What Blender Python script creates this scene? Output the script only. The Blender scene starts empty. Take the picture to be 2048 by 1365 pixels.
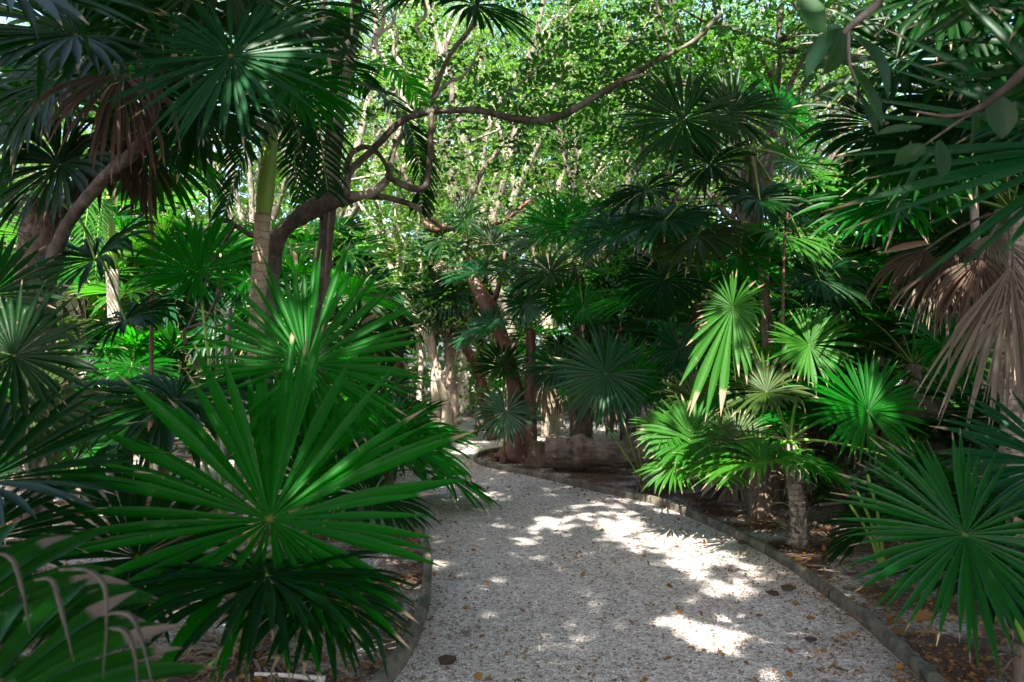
import bpy, math, random
import numpy as np
from mathutils import Vector, Matrix

rng = np.random.default_rng(7)
random.seed(7)
scene = bpy.context.scene
col = scene.collection

# ------------------------------------------------------------------ camera, sky, sun, exposure
FPX, CX, CY = 1607.0, 1024.0, 682.5
PITCH = math.radians(1.34)
EYE = np.array([0.0, 0.0, 1.55])
cam_data = bpy.data.cameras.new("camera")
cam = bpy.data.objects.new("camera", cam_data)
col.objects.link(cam)
cam.location = EYE
cam.rotation_euler = (math.pi / 2 + PITCH, 0, 0)
cam_data.sensor_width = 36
cam_data.lens = FPX / 2048 * 36
cam_data.clip_end = 600
cam_data.dof.use_dof = True
cam_data.dof.focus_distance = 8.0
cam_data.dof.aperture_fstop = 3.5
scene.camera = cam

SUN_AZ, SUN_EL = math.radians(188), math.radians(50)
SUN = np.array([math.sin(SUN_AZ) * math.cos(SUN_EL), math.cos(SUN_AZ) * math.cos(SUN_EL), math.sin(SUN_EL)])
world = bpy.data.worlds.new("World")
scene.world = world
world.use_nodes = True
wn = world.node_tree.nodes
sky = wn.new('ShaderNodeTexSky')
sky.sky_type = 'NISHITA'
sky.sun_disc = False
sky.sun_elevation = SUN_EL
sky.sun_rotation = SUN_AZ
sky.dust_density = 4.0
sky.air_density = 0.8
world.node_tree.links.new(sky.outputs[0], wn['Background'].inputs[0])
wn['Background'].inputs[1].default_value = 0.15
sun_data = bpy.data.lights.new("sun", 'SUN')
sun_data.energy = 5.0
sun_data.angle = math.radians(0.53)
sun_data.color = (1.0, 0.95, 0.86)
sun_ob = bpy.data.objects.new("sun", sun_data)
col.objects.link(sun_ob)
sun_ob.rotation_euler = Vector(SUN).to_track_quat('Z', 'Y').to_euler()
sun_ob.location = (0, 0, 20)
vs = scene.view_settings
vs.view_transform = 'Standard'
vs.look = 'None'
vs.exposure = 2.45
vs.gamma = 1.0
scene.cycles.use_denoising = True
scene.cycles.max_bounces = 8
scene.cycles.diffuse_bounces = 4
scene.cycles.transmission_bounces = 4
scene.cycles.glossy_bounces = 3
scene.cycles.sample_clamp_indirect = 6.0

# ------------------------------------------------------------------ helpers
def V3(*a):
    return np.array(a, float)

def unit(v):
    v = np.asarray(v, float)
    return v / (np.linalg.norm(v, axis=-1, keepdims=True) + 1e-12)

def ray(px, py):
    x, u = (px - CX) / FPX, (CY - py) / FPX
    c, s = math.cos(PITCH), math.sin(PITCH)
    return V3(x, c - u * s, s + u * c)

def W(px, py, Y):
    """real point seen at a photo pixel, Y metres ahead of the camera"""
    d = ray(px, py)
    return EYE + d * (Y / d[1])

def G(px, py, z=0.0):
    d = ray(px, py)
    return EYE + d * ((z - EYE[2]) / d[2])

def mesh_obj(name, V, F, mat, parent=None, attrs=None, smooth=True):
    """F: list of arrays (n,4) or (n,3)"""
    me = bpy.data.meshes.new(name)
    V = np.asarray(V, np.float32)
    F = [np.asarray(f, np.int32) for f in F if len(f)]
    me.vertices.add(len(V))
    me.vertices.foreach_set('co', V.ravel())
    loops = np.concatenate([f.ravel() for f in F])
    sizes = np.concatenate([np.full(len(f), f.shape[1], np.int32) for f in F])
    starts = np.concatenate([[0], np.cumsum(sizes)[:-1]]).astype(np.int32)
    me.loops.add(len(loops))
    me.loops.foreach_set('vertex_index', loops)
    me.polygons.add(len(sizes))
    me.polygons.foreach_set('loop_start', starts)
    me.update(calc_edges=True)
    me.polygons.foreach_set('use_smooth', np.full(len(sizes), smooth, bool))
    for k, a in (attrs or {}).items():
        at = me.attributes.new(k, 'FLOAT', 'POINT')
        at.data.foreach_set('value', np.asarray(a, np.float32))
    me.validate()
    for m in (mat if isinstance(mat, (list, tuple)) else [mat]):
        me.materials.append(m)
    o = bpy.data.objects.new(name, me)
    col.objects.link(o)
    if parent is not None:
        o.parent = parent
    return o

def tag(o, label=None, cat=None, group=None, kind=None):
    for k, v in (('label', label), ('category', cat), ('group', group), ('kind', kind)):
        if v:
            o[k] = v
    return o

def empty(name, loc=(0, 0, 0)):
    o = bpy.data.objects.new(name, None)
    o.empty_display_size = 0.1
    col.objects.link(o)
    o.location = loc
    return o

class MB:
    """collects pieces into one mesh"""
    def __init__(s):
        s.V, s.Q, s.T, s.A, s.n = [], [], [], {}, 0
    def add(s, V, Q=None, T=None, **A):
        V = np.asarray(V, float)
        s.V.append(V)
        if Q is not None and len(Q): s.Q.append(np.asarray(Q) + s.n)
        if T is not None and len(T): s.T.append(np.asarray(T) + s.n)
        for k, a in A.items():
            s.A.setdefault(k, []).append(np.broadcast_to(np.asarray(a, float), (len(V),)))
        s.n += len(V)
    def build(s, name, mat, parent=None, origin=None, smooth=True):
        V = np.concatenate(s.V)
        if origin is not None:
            V = V - origin
        F = []
        if s.Q: F.append(np.concatenate(s.Q))
        if s.T: F.append(np.concatenate(s.T))
        return mesh_obj(name, V, F, mat, parent, {k: np.concatenate(a) for k, a in s.A.items()}, smooth)

def spline(P, n):
    P = np.asarray(P, float)
    if len(P) == 2:
        t = np.linspace(0, 1, n)[:, None]
        return P[0] * (1 - t) + P[1] * t
    Q = np.vstack([2 * P[0] - P[1], P, 2 * P[-1] - P[-2]])
    u = np.linspace(0, len(P) - 1, n)
    i = np.minimum(u.astype(int), len(P) - 2)
    t = (u - i)[:, None]
    a, b, c, d = Q[i], Q[i + 1], Q[i + 2], Q[i + 3]
    return 0.5 * (2 * b + (c - a) * t + (2 * a - 5 * b + 4 * c - d) * t ** 2 + (3 * b - a - 3 * c + d) * t ** 3)

def tube(mb, P, R, n=None, sides=8, rough=0.0, flat=1.0):
    """tapering tube along a smooth path; R a number or a list of radii; attribute t = metres along"""
    P = np.asarray(P, float)
    n = n or max(4, 5 * (len(P) - 1) + 1)
    C = spline(P, n)
    R = np.interp(np.linspace(0, 1, n), np.linspace(0, 1, len(np.atleast_1d(R))), np.atleast_1d(R)) if np.ndim(R) else np.full(n, R)
    T = unit(np.gradient(C, axis=0))
    up = V3(0, 0, 1) if abs(T[0][2]) < 0.9 else V3(0, 1, 0)
    N = [unit(np.cross(T[0], up))]
    for k in range(1, n):
        v = N[-1] - T[k] * np.dot(N[-1], T[k])
        N.append(unit(v))
    N = np.array(N)
    B = np.cross(T, N)
    a = np.linspace(0, 2 * math.pi, sides, endpoint=False)
    rr = R[:, None] * (1 + rough * rng.normal(size=(n, sides)))
    if rough >= .05 and n > 8:
        kn = max(4, n // 5)
        lump = np.interp(np.linspace(0, 1, n), np.linspace(0, 1, kn), rng.normal(size=kn))
        rr = rr * (1 + 1.7 * min(rough, .09) * lump)[:, None]
    V = C[:, None] + rr[..., None] * (np.cos(a)[None, :, None] * N[:, None] + flat * np.sin(a)[None, :, None] * B[:, None])
    i = np.arange(n - 1)[:, None] * sides
    j = np.arange(sides)[None]
    j2 = (j + 1) % sides
    Q = np.stack([i + j, i + j2, i + sides + j2, i + sides + j], -1).reshape(-1, 4)
    L = np.concatenate([[0], np.cumsum(np.linalg.norm(np.diff(C, axis=0), axis=1))])
    V = V.reshape(-1, 3)
    t = np.repeat(L, sides)
    # end caps
    c0, c1 = len(V), len(V) + 1
    V = np.vstack([V, C[0], C[-1]])
    t = np.concatenate([t, [0, L[-1]]])
    T3 = np.concatenate([np.stack([np.full(sides, c0), (np.arange(sides) + 1) % sides, np.arange(sides)], -1),
                         np.stack([np.full(sides, c1), (n - 1) * sides + np.arange(sides), (n - 1) * sides + (np.arange(sides) + 1) % sides], -1)])
    mb.add(V, Q, T3, t=t)
    return C

def strips(mb, P0, D0, N0, L, wprof, g, droop, power=2.0, pleat=0.3, kink=None, dry=None, steps=None, splay=None):
    """narrow leaf strips (fan segments, leaflets) bent by their weight. P0,D0,N0 (m,3); L,droop,dry (m,);
    wprof (K+1, m) half widths; g weight direction"""
    m = len(L)
    S = steps
    K = len(S) - 1
    pos = np.array(P0, float)
    g = np.asarray(g, float)
    verts = np.zeros((m, K + 1, 3, 3))
    for k in range(K + 1):
        s = S[k]
        dd = droop * s ** power
        if kink is not None:
            dd = dd + np.clip((s - kink) * 14, 0, 3.0)
        d = unit(D0 + g * dd[:, None])
        if k:
            pos = pos + d * (L * (S[k] - S[k - 1]))[:, None]
        side = unit(np.cross(N0, d))
        nn = np.cross(d, side)
        w = wprof[k][:, None]
        verts[:, k, 0] = pos + side * w
        verts[:, k, 1] = pos - nn * w * pleat
        verts[:, k, 2] = pos - side * w
    base = (np.arange(m) * (K + 1) * 3)[:, None, None]
    kk = (np.arange(K) * 3)[None, :, None]
    jj = np.arange(2)[None, None, :]
    a = base + kk + jj
    Q = np.stack([a, a + 1, a + 4, a + 3], -1).reshape(-1, 4)
    t = np.broadcast_to(np.asarray(S)[None, :, None], (m, K + 1, 3)).ravel()
    u = np.broadcast_to(np.array([1.0, 0.0, 1.0])[None, None], (m, K + 1, 3)).ravel()
    d_ = np.repeat(rng.random(m) if dry is None else dry, (K + 1) * 3)
    mb.add(verts.reshape(-1, 3), Q, None, t=t, u=u, d=d_)

NEAR_S = np.array([.0, .05, .12, .22, .32, .42, .5, .58, .66, .74, .82, .9, .96, 1.0])
FAR_S = np.array([.0, .12, .3, .45, .6, .75, .9, 1.0])

def fan_blade(mb, hub, axis, normal, R, N=38, span=335, split=0.56, droop=0.35, cup=0.12, kinks=0.08, near=True, torn=0.0, jit=0.07, dryadd=0.0, power=2.2, short=.22, irr=.055, fold=None, dead=.02):
    N = int(N * 1.36)
    axis = unit(axis); normal = unit(normal)
    axis = unit(axis - normal * np.dot(axis, normal))
    side = np.cross(normal, axis)
    amax = math.radians(span) / 2
    a = np.linspace(-amax, amax, N) + rng.normal(size=N) * (0.22 * math.radians(span) / N)
    keep = rng.random(N) > torn
    a = a[keep]; N_ = len(a)
    if N_ == 0: return
    L = R * ((1 - short * (np.abs(a) / math.pi) ** 2) if short < .5 else (.30 + .70 * np.exp(-(a / .62) ** 2))) * (1 + rng.normal(size=N_) * jit)
    fold = rng.random() ** 2 * .45 if fold is None else fold
    cup = cup + fold * np.abs(np.sin(a))
    D = np.cos(a)[:, None] * axis + np.sin(a)[:, None] * side + normal * (cup + rng.normal(size=N_) * irr)[:, None]
    D = unit(D)
    # segment normal, leaning with the cup
    Nn = unit(normal - D * (D @ normal)[:, None])
    S = NEAR_S if near else FAR_S
    half = (2 * amax / max(N - 1, 1)) / 2
    sp = split * (1 + rng.normal(size=N_) * 0.05)
    wv_ = 1 + rng.normal(size=N_) * .10
    wp = []
    for s in S:
        inner = math.tan(half) * s * L * 1.03
        x = np.clip((s - sp) / (1 - sp), 0, 1)
        outer = math.tan(half) * sp * L * 1.03 * (1 + 0.12 * np.sin(np.minimum(x * 3.14, 3.14))) * (1 - x ** 1.3)
        wp.append(np.where(s <= sp, inner, outer) * wv_ + 0.0006)
    wp = np.array(wp)
    kv = np.where(rng.random(N_) < kinks, 0.55 + 0.35 * rng.random(N_), 9.0)
    dr = droop * (0.75 + 0.5 * rng.random(N_))
    P0 = np.repeat(np.asarray(hub, float)[None], N_, 0)
    strips(mb, P0, D, Nn, L, wp, V3(0, 0, -1), dr, power, 0.58, kv, np.where(rng.random(N_) < (dead if kinks > 0 else 0), 1.9, np.clip(rng.random(N_) + dryadd, 0, 1.4)), S)

def feather(mb, path, L, n=44, width=0.018, drop=0.6, vee=0.35, g=V3(0, 0, -1), start=0.12):
    """pinnate frond leaflets along a drooping midrib"""
    C = spline(path, n)
    T = unit(np.gradient(C, axis=0))
    S0 = unit(np.cross(T, V3(0, 0, 1)))
    U = np.cross(S0, T)
    i = np.arange(int(n * start), n)
    s = i / n
    for sg in (-1, 1):
        ll = L * np.sin(np.clip(0.25 + 0.8 * (1 - np.abs(s - 0.45)) , 0, 1) * 1.57) * (1 - 0.45 * np.clip((s - .6) / .4, 0, 1)) * (1 + rng.normal(size=len(i)) * .06)
        D = unit(S0[i] * sg + T[i] * 0.75 + U[i] * vee + rng.normal(size=(len(i), 3)) * 0.06)
        Nn = unit(np.cross(D, T[i]) * sg + rng.normal(size=(len(i), 3)) * 0.15)
        S = np.array([0, .15, .35, .55, .75, .9, 1.0])
        prof = np.array([.35, .9, 1, .9, .65, .35, .03])
        wp = prof[:, None] * width * np.ones(len(i))[None]
        strips(mb, C[i], D, Nn, ll, wp, g, np.full(len(i), drop) * (0.7 + .6 * rng.random(len(i))), 1.6, .3, None, None, S)

def bez(p0, p1, p2, n=7):
    t = np.linspace(0, 1, n)[:, None]
    return (1 - t) ** 2 * np.asarray(p0) + 2 * t * (1 - t) * np.asarray(p1) + t ** 2 * np.asarray(p2)

LEAF6 = np.array([[0, 0, 0], [.28, -.30, .06], [.66, -.26, .05], [1, 0, -.06], [.66, .26, .05], [.28, .30, .06]])
def leaves(mb, P, A, Nn, size, wide=1.0):
    """many small oval leaves: P base, A direction, Nn normal, size (m,)"""
    A = unit(A); Nn = unit(Nn - A * np.sum(A * Nn, 1, keepdims=True)); B = np.cross(Nn, A)
    l = LEAF6[None] * np.asarray(size)[:, None, None]
    V = P[:, None] + l[..., :1] * A[:, None] + l[..., 1:2] * wide * B[:, None] + l[..., 2:] * Nn[:, None]
    m = len(P)
    b = np.arange(m)[:, None] * 6
    Q = np.concatenate([b + np.array([0, 1, 2, 3]), b + np.array([0, 3, 4, 5])])
    mb.add(V.reshape(-1, 3), Q, None, d=np.repeat(rng.random(m), 6), t=np.tile(LEAF6[:, 0], m), u=np.tile([0, 1, 1, 0, 1, 1], m))

def sprays(mb, centers, dirs, size, nl=9, leaf=0.055, keep=None, wide=1.0, twigs=None):
    """leafy twigs: each has nl leaves set in two rows along a short curved stalk"""
    m = len(centers)
    A = unit(dirs)
    up = unit(V3(0, 0, 1) + rng.normal(size=(m, 3)) * 0.55)
    B = unit(np.cross(up, A)); U = np.cross(A, B)
    P, D, Nn, S = [], [], [], []
    for k in range(nl):
        f = (k // 2 + 0.6) / (nl / 2 + .4)
        sg = 1 if k % 2 else -1
        last = (k == nl - 1)
        base = centers + A * (size * f)[:, None] - V3(0, 0, 1) * (size * 0.35 * f * f)[:, None]
        d = A * (1.0 if last else .5) + B * (0 if last else sg * .85) + rng.normal(size=(m, 3)) * .22
        n_ = U + rng.normal(size=(m, 3)) * .35
        P.append(base); D.append(d); Nn.append(n_); S.append(leaf * (.75 + .5 * rng.random(m)))
    P = np.concatenate(P); D = np.concatenate(D); Nn = np.concatenate(Nn); S = np.concatenate(S)
    if keep is not None:
        k = keep(P)
        P, D, Nn, S = P[k], D[k], Nn[k], S[k]
    leaves(mb, P, D, Nn, S, wide)
    if twigs is not None:
        for i in range(0, m):
            e = centers[i] + A[i] * size[i] - V3(0, 0, 1) * size[i] * .35
            mid = centers[i] + A[i] * size[i] * .5 - V3(0, 0, 1) * size[i] * .08
            tube(twigs, [centers[i], mid, e], [.006, .004, .002], n=3, sides=3)

# ------------------------------------------------------------------ materials
def new_mat(name):
    m = bpy.data.materials.new(name)
    m.use_nodes = True
    nt = m.node_tree
    return m, nt, nt.nodes['Principled BSDF'], nt.nodes['Material Output']

def N_(nt, typ, **kw):
    n = nt.nodes.new(typ)
    for k, v in kw.items():
        setattr(n, k, v)
    return n

def link(nt, a, b):
    nt.links.new(a, b)

def attr(nt, name):
    return N_(nt, 'ShaderNodeAttribute', attribute_name=name).outputs['Fac']

def math_(nt, op, a, b=None, c=None, clamp=False):
    n = N_(nt, 'ShaderNodeMath', operation=op, use_clamp=clamp)
    for i, v in enumerate((a, b, c)):
        if v is None: continue
        if isinstance(v, (int, float)): n.inputs[i].default_value = v
        else: link(nt, v, n.inputs[i])
    return n.outputs[0]

def mix(nt, f, a, b, blend='MIX'):
    n = N_(nt, 'ShaderNodeMix', data_type='RGBA', blend_type=blend)
    for i, v in ((0, f), (6, a), (7, b)):
        if isinstance(v, (int, float)): n.inputs[i].default_value = v
        elif isinstance(v, (tuple, list)): n.inputs[i].default_value = tuple(v) + (1,) * (4 - len(v))
        else: link(nt, v, n.inputs[i])
    return n.outputs[2]

def noise(nt, scale, detail=3, rough=.6, vec=None):
    n = N_(nt, 'ShaderNodeTexNoise')
    n.inputs['Scale'].default_value = scale; n.inputs['Detail'].default_value = detail; n.inputs['Roughness'].default_value = rough
    if vec is not None: link(nt, vec, n.inputs['Vector'])
    return n.outputs['Fac']

def ramp(nt, f, stops):
    n = N_(nt, 'ShaderNodeValToRGB')
    e = n.color_ramp.elements
    while len(e) < len(stops): e.new(0.5)
    for el, (p, c) in zip(e, stops):
        el.position = p; el.color = tuple(c) + (1,) * (4 - len(c))
    link(nt, f, n.inputs[0])
    return n.outputs[0]

def bump(nt, h, dist, strength=1.0):
    n = N_(nt, 'ShaderNodeBump')
    n.inputs['Strength'].default_value = strength; n.inputs['Distance'].default_value = dist
    link(nt, h, n.inputs['Height'])
    return n.outputs[0]

def geo_pos(nt):
    return N_(nt, 'ShaderNodeNewGeometry').outputs['Position']

def sstep(nt, v, a, b):
    n = N_(nt, 'ShaderNodeMapRange', interpolation_type='SMOOTHSTEP')
    link(nt, v, n.inputs[0])
    for i, x in ((1, a), (2, b)):
        if isinstance(x, (int, float)): n.inputs[i].default_value = x
        else: link(nt, x, n.inputs[i])
    return n.outputs[0]

def leaf_mat(name, c1, c2, trans, fac=0.35, rough=0.42, hub=(.17, .15, .035), tip=(.26, .19, .12), palm=True, spec=0.5, tipw=0.16):
    m, nt, b, out = new_mat(name)
    info = N_(nt, 'ShaderNodeObjectInfo').outputs['Random']
    t, u, d = attr(nt, 't'), attr(nt, 'u'), attr(nt, 'd')
    nz = noise(nt, 3.0, 2, .5, geo_pos(nt))
    f = math_(nt, 'ADD', math_(nt, 'MULTIPLY', d, .45), math_(nt, 'MULTIPLY', math_(nt, 'ADD', nz, info), .32), clamp=True)
    c = mix(nt, f, c1, c2)
    tc = mix(nt, f, trans, tuple(x * 1.25 for x in trans))
    if palm:
        rib = math_(nt, 'MULTIPLY', sstep(nt, math_(nt, 'SUBTRACT', 1.0, u), .86, 1.0), .35)
        c = mix(nt, rib, c, tuple(min(1, x * 1.8 + .02) for x in c2))
        hubf = math_(nt, 'SUBTRACT', 1.0, sstep(nt, t, .006, .034))
        c = mix(nt, math_(nt, 'MULTIPLY', hubf, .85), c, hub)
        start = math_(nt, 'SUBTRACT', 1.0, math_(nt, 'MULTIPLY', math_(nt, 'POWER', d, 2.5), tipw))
        tipf = sstep(nt, t, math_(nt, 'SUBTRACT', start, .03), math_(nt, 'ADD', start, .02))
        c = mix(nt, tipf, c, tip)
        tc = mix(nt, tipf, tc, tip)
        bn = bump(nt, noise(nt, 60, 2, .5, geo_pos(nt)), .002, .25)
        link(nt, bn, b.inputs['Normal'])
        fl = math_(nt, 'MULTIPLY', sstep(nt, noise(nt, 26, 4, .6, geo_pos(nt)), .66, .72), .55)
        c = mix(nt, fl, c, tuple(x * .8 for x in tip))
    link(nt, c, b.inputs['Base Color'])
    b.inputs['Roughness'].default_value = rough
    b.inputs['Specular IOR Level'].default_value = spec
    tr = N_(nt, 'ShaderNodeBsdfTranslucent')
    link(nt, tc, tr.inputs['Color'])
    ms = N_(nt, 'ShaderNodeMixShader')
    ms.inputs[0].default_value = fac
    link(nt, b.outputs[0], ms.inputs[1]); link(nt, tr.outputs[0], ms.inputs[2])
    link(nt, ms.outputs[0], out.inputs['Surface'])
    return m

LM = {
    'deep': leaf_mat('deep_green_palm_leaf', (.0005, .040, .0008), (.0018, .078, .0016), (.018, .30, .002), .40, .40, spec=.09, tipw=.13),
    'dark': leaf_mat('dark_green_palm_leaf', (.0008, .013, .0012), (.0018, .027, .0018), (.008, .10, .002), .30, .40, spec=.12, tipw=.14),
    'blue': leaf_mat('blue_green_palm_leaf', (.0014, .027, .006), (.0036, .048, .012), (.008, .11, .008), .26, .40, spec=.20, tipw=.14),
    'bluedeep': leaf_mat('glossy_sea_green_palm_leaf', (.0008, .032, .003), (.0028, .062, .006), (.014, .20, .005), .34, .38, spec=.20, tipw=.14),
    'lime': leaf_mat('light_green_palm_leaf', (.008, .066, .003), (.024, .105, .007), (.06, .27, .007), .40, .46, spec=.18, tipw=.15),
    'olive': leaf_mat('olive_palm_leaf', (.010, .034, .004), (.032, .054, .010), (.06, .12, .010), .3, spec=.18, tipw=.18),
    'tan': leaf_mat('dry_tan_palm_leaf', (.078, .064, .046), (.165, .137, .098), (.14, .105, .06), .18, .7, (.25, .20, .14), (.30, .24, .18), spec=.15),
    'brown': leaf_mat('dead_brown_palm_leaf', (.028, .018, .012), (.075, .047, .031), (.10, .055, .03), .2, .75, (.16, .09, .06), (.15, .11, .08), spec=.15),
    'fray': leaf_mat('green_palm_leaf_with_dead_tips', (.0012, .026, .0012), (.004, .045, .002), (.03, .16, .003), .33, tip=(.14, .11, .09), tipw=.2, spec=.15),
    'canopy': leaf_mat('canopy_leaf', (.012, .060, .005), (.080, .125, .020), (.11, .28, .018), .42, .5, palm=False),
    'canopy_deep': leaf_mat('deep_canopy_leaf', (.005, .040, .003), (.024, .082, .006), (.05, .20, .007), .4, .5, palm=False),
    'grape': leaf_mat('broad_round_leaf', (.006, .030, .008), (.016, .05, .014), (.05, .13, .01), .28, .45, palm=False, spec=.3),
    'litter': leaf_mat('fallen_leaf', (.06, .028, .012), (.26, .12, .028), (.24, .10, .02), .15, .7, palm=False, spec=.2),
}

def bark(name, c1, c2, scale=14, dist=.012, stretch=.25, rough=.85, rings=None, extra=None, ringw=(.80, .93), along=None):
    m, nt, b, out = new_mat(name)
    pos = geo_pos(nt)
    mp = N_(nt, 'ShaderNodeMapping')
    mp.inputs['Scale'].default_value = along or (1, 1, stretch)
    link(nt, pos, mp.inputs[0])
    n1 = noise(nt, scale, 5, .65, mp.outputs[0])
    n2 = noise(nt, scale * .22, 3, .6, pos)
    c = ramp(nt, math_(nt, 'ADD', math_(nt, 'MULTIPLY', n1, .6), math_(nt, 'MULTIPLY', n2, .45)), [(.36, c1), (.66, c2)])
    h = n1
    if rings:
        t = attr(nt, 't')
        ph = math_(nt, 'ADD', math_(nt, 'MULTIPLY', t, rings), math_(nt, 'MULTIPLY', n1, .9 if rings > 1 else .02))
        fr = math_(nt, 'FRACT', ph)
        rg = sstep(nt, fr, ringw[0], ringw[1])
        c = mix(nt, math_(nt, 'MULTIPLY', rg, .5), c, tuple(x * .35 for x in c1))
        h = math_(nt, 'SUBTRACT', math_(nt, 'MULTIPLY', n1, .4), math_(nt, 'MULTIPLY', rg, 1.0))
    if extra:
        c = mix(nt, sstep(nt, noise(nt, 5, 3, .6, pos), .52, .62), c, extra)
    link(nt, c, b.inputs['Base Color'])
    b.inputs['Roughness'].default_value = rough
    b.inputs['Specular IOR Level'].default_value = .25
    link(nt, bump(nt, h, dist, .9), b.inputs['Normal'])
    return m

BM = {
    'grey': bark('grey_bark', (.10, .085, .07), (.26, .22, .18), 16, .01, extra=(.20, .18, .15)),
    'brown': bark('brown_bark', (.026, .020, .015), (.100, .078, .060), 22, .02, extra=(.125, .11, .09)),
    'pale': bark('pale_bark', (.22, .18, .13), (.48, .41, .32), 12, .012, extra=(.33, .28, .2)),
    'red': bark('red_peeling_bark', (.055, .024, .017), (.16, .068, .045), 10, .010, .6, .5, extra=(.085, .045, .033)),
    'ringed': bark('ringed_palm_trunk', (.20, .15, .10), (.38, .30, .21), 20, .006, .5, rings=14),
    'shaft': bark('green_crownshaft', (.13, .24, .03), (.20, .31, .05), 4, .002, .3, .4),
    'fibre': bark('fibrous_palm_trunk', (.045, .031, .022), (.17, .125, .09), 40, .02, .12),
    'palm': bark('palm_trunk', (.15, .11, .08), (.36, .29, .23), 26, .012, .5, rings=22),
    'petiole': bark('green_leaf_stalk', (.06, .16, .015), (.14, .22, .035), 6, .001, .3, .45),
    'log': bark('weathered_log', (.035, .026, .02), (.20, .152, .115), 16, .05, 1.0, along=(.22, 1, 1), extra=(.11, .08, .06)),
    'rock': bark('mossy_rock', (.08, .10, .075), (.24, .26, .22), 9, .03, 1.0),
    'kerb': bark('worn_concrete_kerb', (.030, .026, .020), (.15, .125, .092), 15, .016, 1.0, rings=.85, ringw=(.975, .985), extra=(.05, .055, .036)),
    'drytip': bark('dry_leaf_tip', (.05, .042, .034), (.125, .105, .085), 40, .004, .5),
    'fibrestrip': bark('dry_pale_fibre', (.30, .26, .22), (.5, .45, .40), 20, .004, .5),
}
# ------------------------------------------------------------------ ground, path
def ground_mat():
    m, nt, b, out = new_mat('leafy_soil')
    p = geo_pos(nt)
    n1 = noise(nt, 1.3, 4, .6, p); n2 = noise(nt, 25, 4, .7, p)
    vo = N_(nt, 'ShaderNodeTexVoronoi'); vo.inputs['Scale'].default_value = 62; link(nt, p, vo.inputs['Vector'])
    stone = mix(nt, vo.outputs['Color'], (.18, .16, .14), (.50, .46, .42))
    lit = mix(nt, n2, (.028, .019, .014), (.115, .068, .042))
    bl = math_(nt, 'ADD', n1, math_(nt, 'MULTIPLY', n2, .35))
    c = mix(nt, sstep(nt, bl, .62, .80), lit, stone)
    link(nt, c, b.inputs['Base Color'])
    b.inputs['Roughness'].default_value = .95
    b.inputs['Specular IOR Level'].default_value = .15
    link(nt, bump(nt, math_(nt, 'ADD', math_(nt, 'MULTIPLY', vo.outputs['Distance'], -.6), n2), .025, 1), b.inputs['Normal'])
    return m

def gravel_mat():
    m, nt, b, out = new_mat('white_gravel')
    p = geo_pos(nt)
    wob = N_(nt, 'ShaderNodeTexNoise'); wob.inputs['Scale'].default_value = 30; link(nt, p, wob.inputs['Vector'])
    vm = N_(nt, 'ShaderNodeVectorMath', operation='MULTIPLY_ADD')
    link(nt, wob.outputs['Color'], vm.inputs[0]); vm.inputs[1].default_value = (.012, .012, .012); link(nt, p, vm.inputs[2])
    vo = N_(nt, 'ShaderNodeTexVoronoi'); vo.inputs['Scale'].default_value = 62; link(nt, vm.outputs[0], vo.inputs['Vector'])
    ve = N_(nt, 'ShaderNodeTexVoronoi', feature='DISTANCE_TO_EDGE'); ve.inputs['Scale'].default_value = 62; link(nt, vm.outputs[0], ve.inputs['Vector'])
    sep = N_(nt, 'ShaderNodeSeparateColor'); link(nt, vo.outputs['Color'], sep.inputs[0])
    st = ramp(nt, sep.outputs[0], [(.0, (.19, .16, .14)), (.12, (.50, .43, .39)), (.5, (.74, .655, .605)), (1, (.92, .85, .80))])
    big = noise(nt, .8, 5, .65, p)
    fine = noise(nt, 9, 5, .75, p)
    # crevice shade painted dark between the stones; bare earth in worn patches
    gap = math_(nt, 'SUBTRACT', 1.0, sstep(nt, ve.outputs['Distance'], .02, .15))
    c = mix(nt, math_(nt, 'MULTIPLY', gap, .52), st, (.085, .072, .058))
    worn = sstep(nt, math_(nt, 'ADD', math_(nt, 'MULTIPLY', big, .55), math_(nt, 'MULTIPLY', fine, .5)), .50, .68)
    c = mix(nt, math_(nt, 'MULTIPLY', worn, .42), c, (.16, .13, .10))
    link(nt, c, b.inputs['Base Color'])
    b.inputs['Roughness'].default_value = .9
    b.inputs['Specular IOR Level'].default_value = .2
    h = math_(nt, 'ADD', math_(nt, 'MULTIPLY', math_(nt, 'MINIMUM', ve.outputs['Distance'], .3), 2.5), math_(nt, 'MULTIPLY', sep.outputs[1], .5))
    link(nt, bump(nt, h, .018, 1), b.inputs['Normal'])
    return m

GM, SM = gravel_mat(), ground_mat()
g_ = np.array([[-160, -160, 0], [160, -160, 0], [160, 160, 0], [-160, 160, 0]], float)
tag(mesh_obj('ground', g_, [[[0, 1, 2, 3]]], SM), kind='structure')

R_EDGE = [(952, 925), (985, 937), (1040, 948), (1100, 961), (1200, 985), (1320, 1012), (1420, 1052), (1500, 1090), (1580, 1136), (1660, 1195), (1740, 1258), (1800, 1312), (1862, 1368), (1930, 1440), (2120, 1700)]
L_EDGE = [(740, 1400), (785, 1350), (825, 1285), (846, 1225), (854, 1170), (854, 1120), (843, 1078), (815, 1050), (770, 1030), (700, 1018), (600, 1010), (450, 1004), (250, 1004)]
r_edge = np.array([G(*p) for p in R_EDGE]); l_edge = np.array([G(*p) for p in L_EDGE])
TIP = [(952, 925), (958, 914), (985, 906), (1030, 902)]

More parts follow.
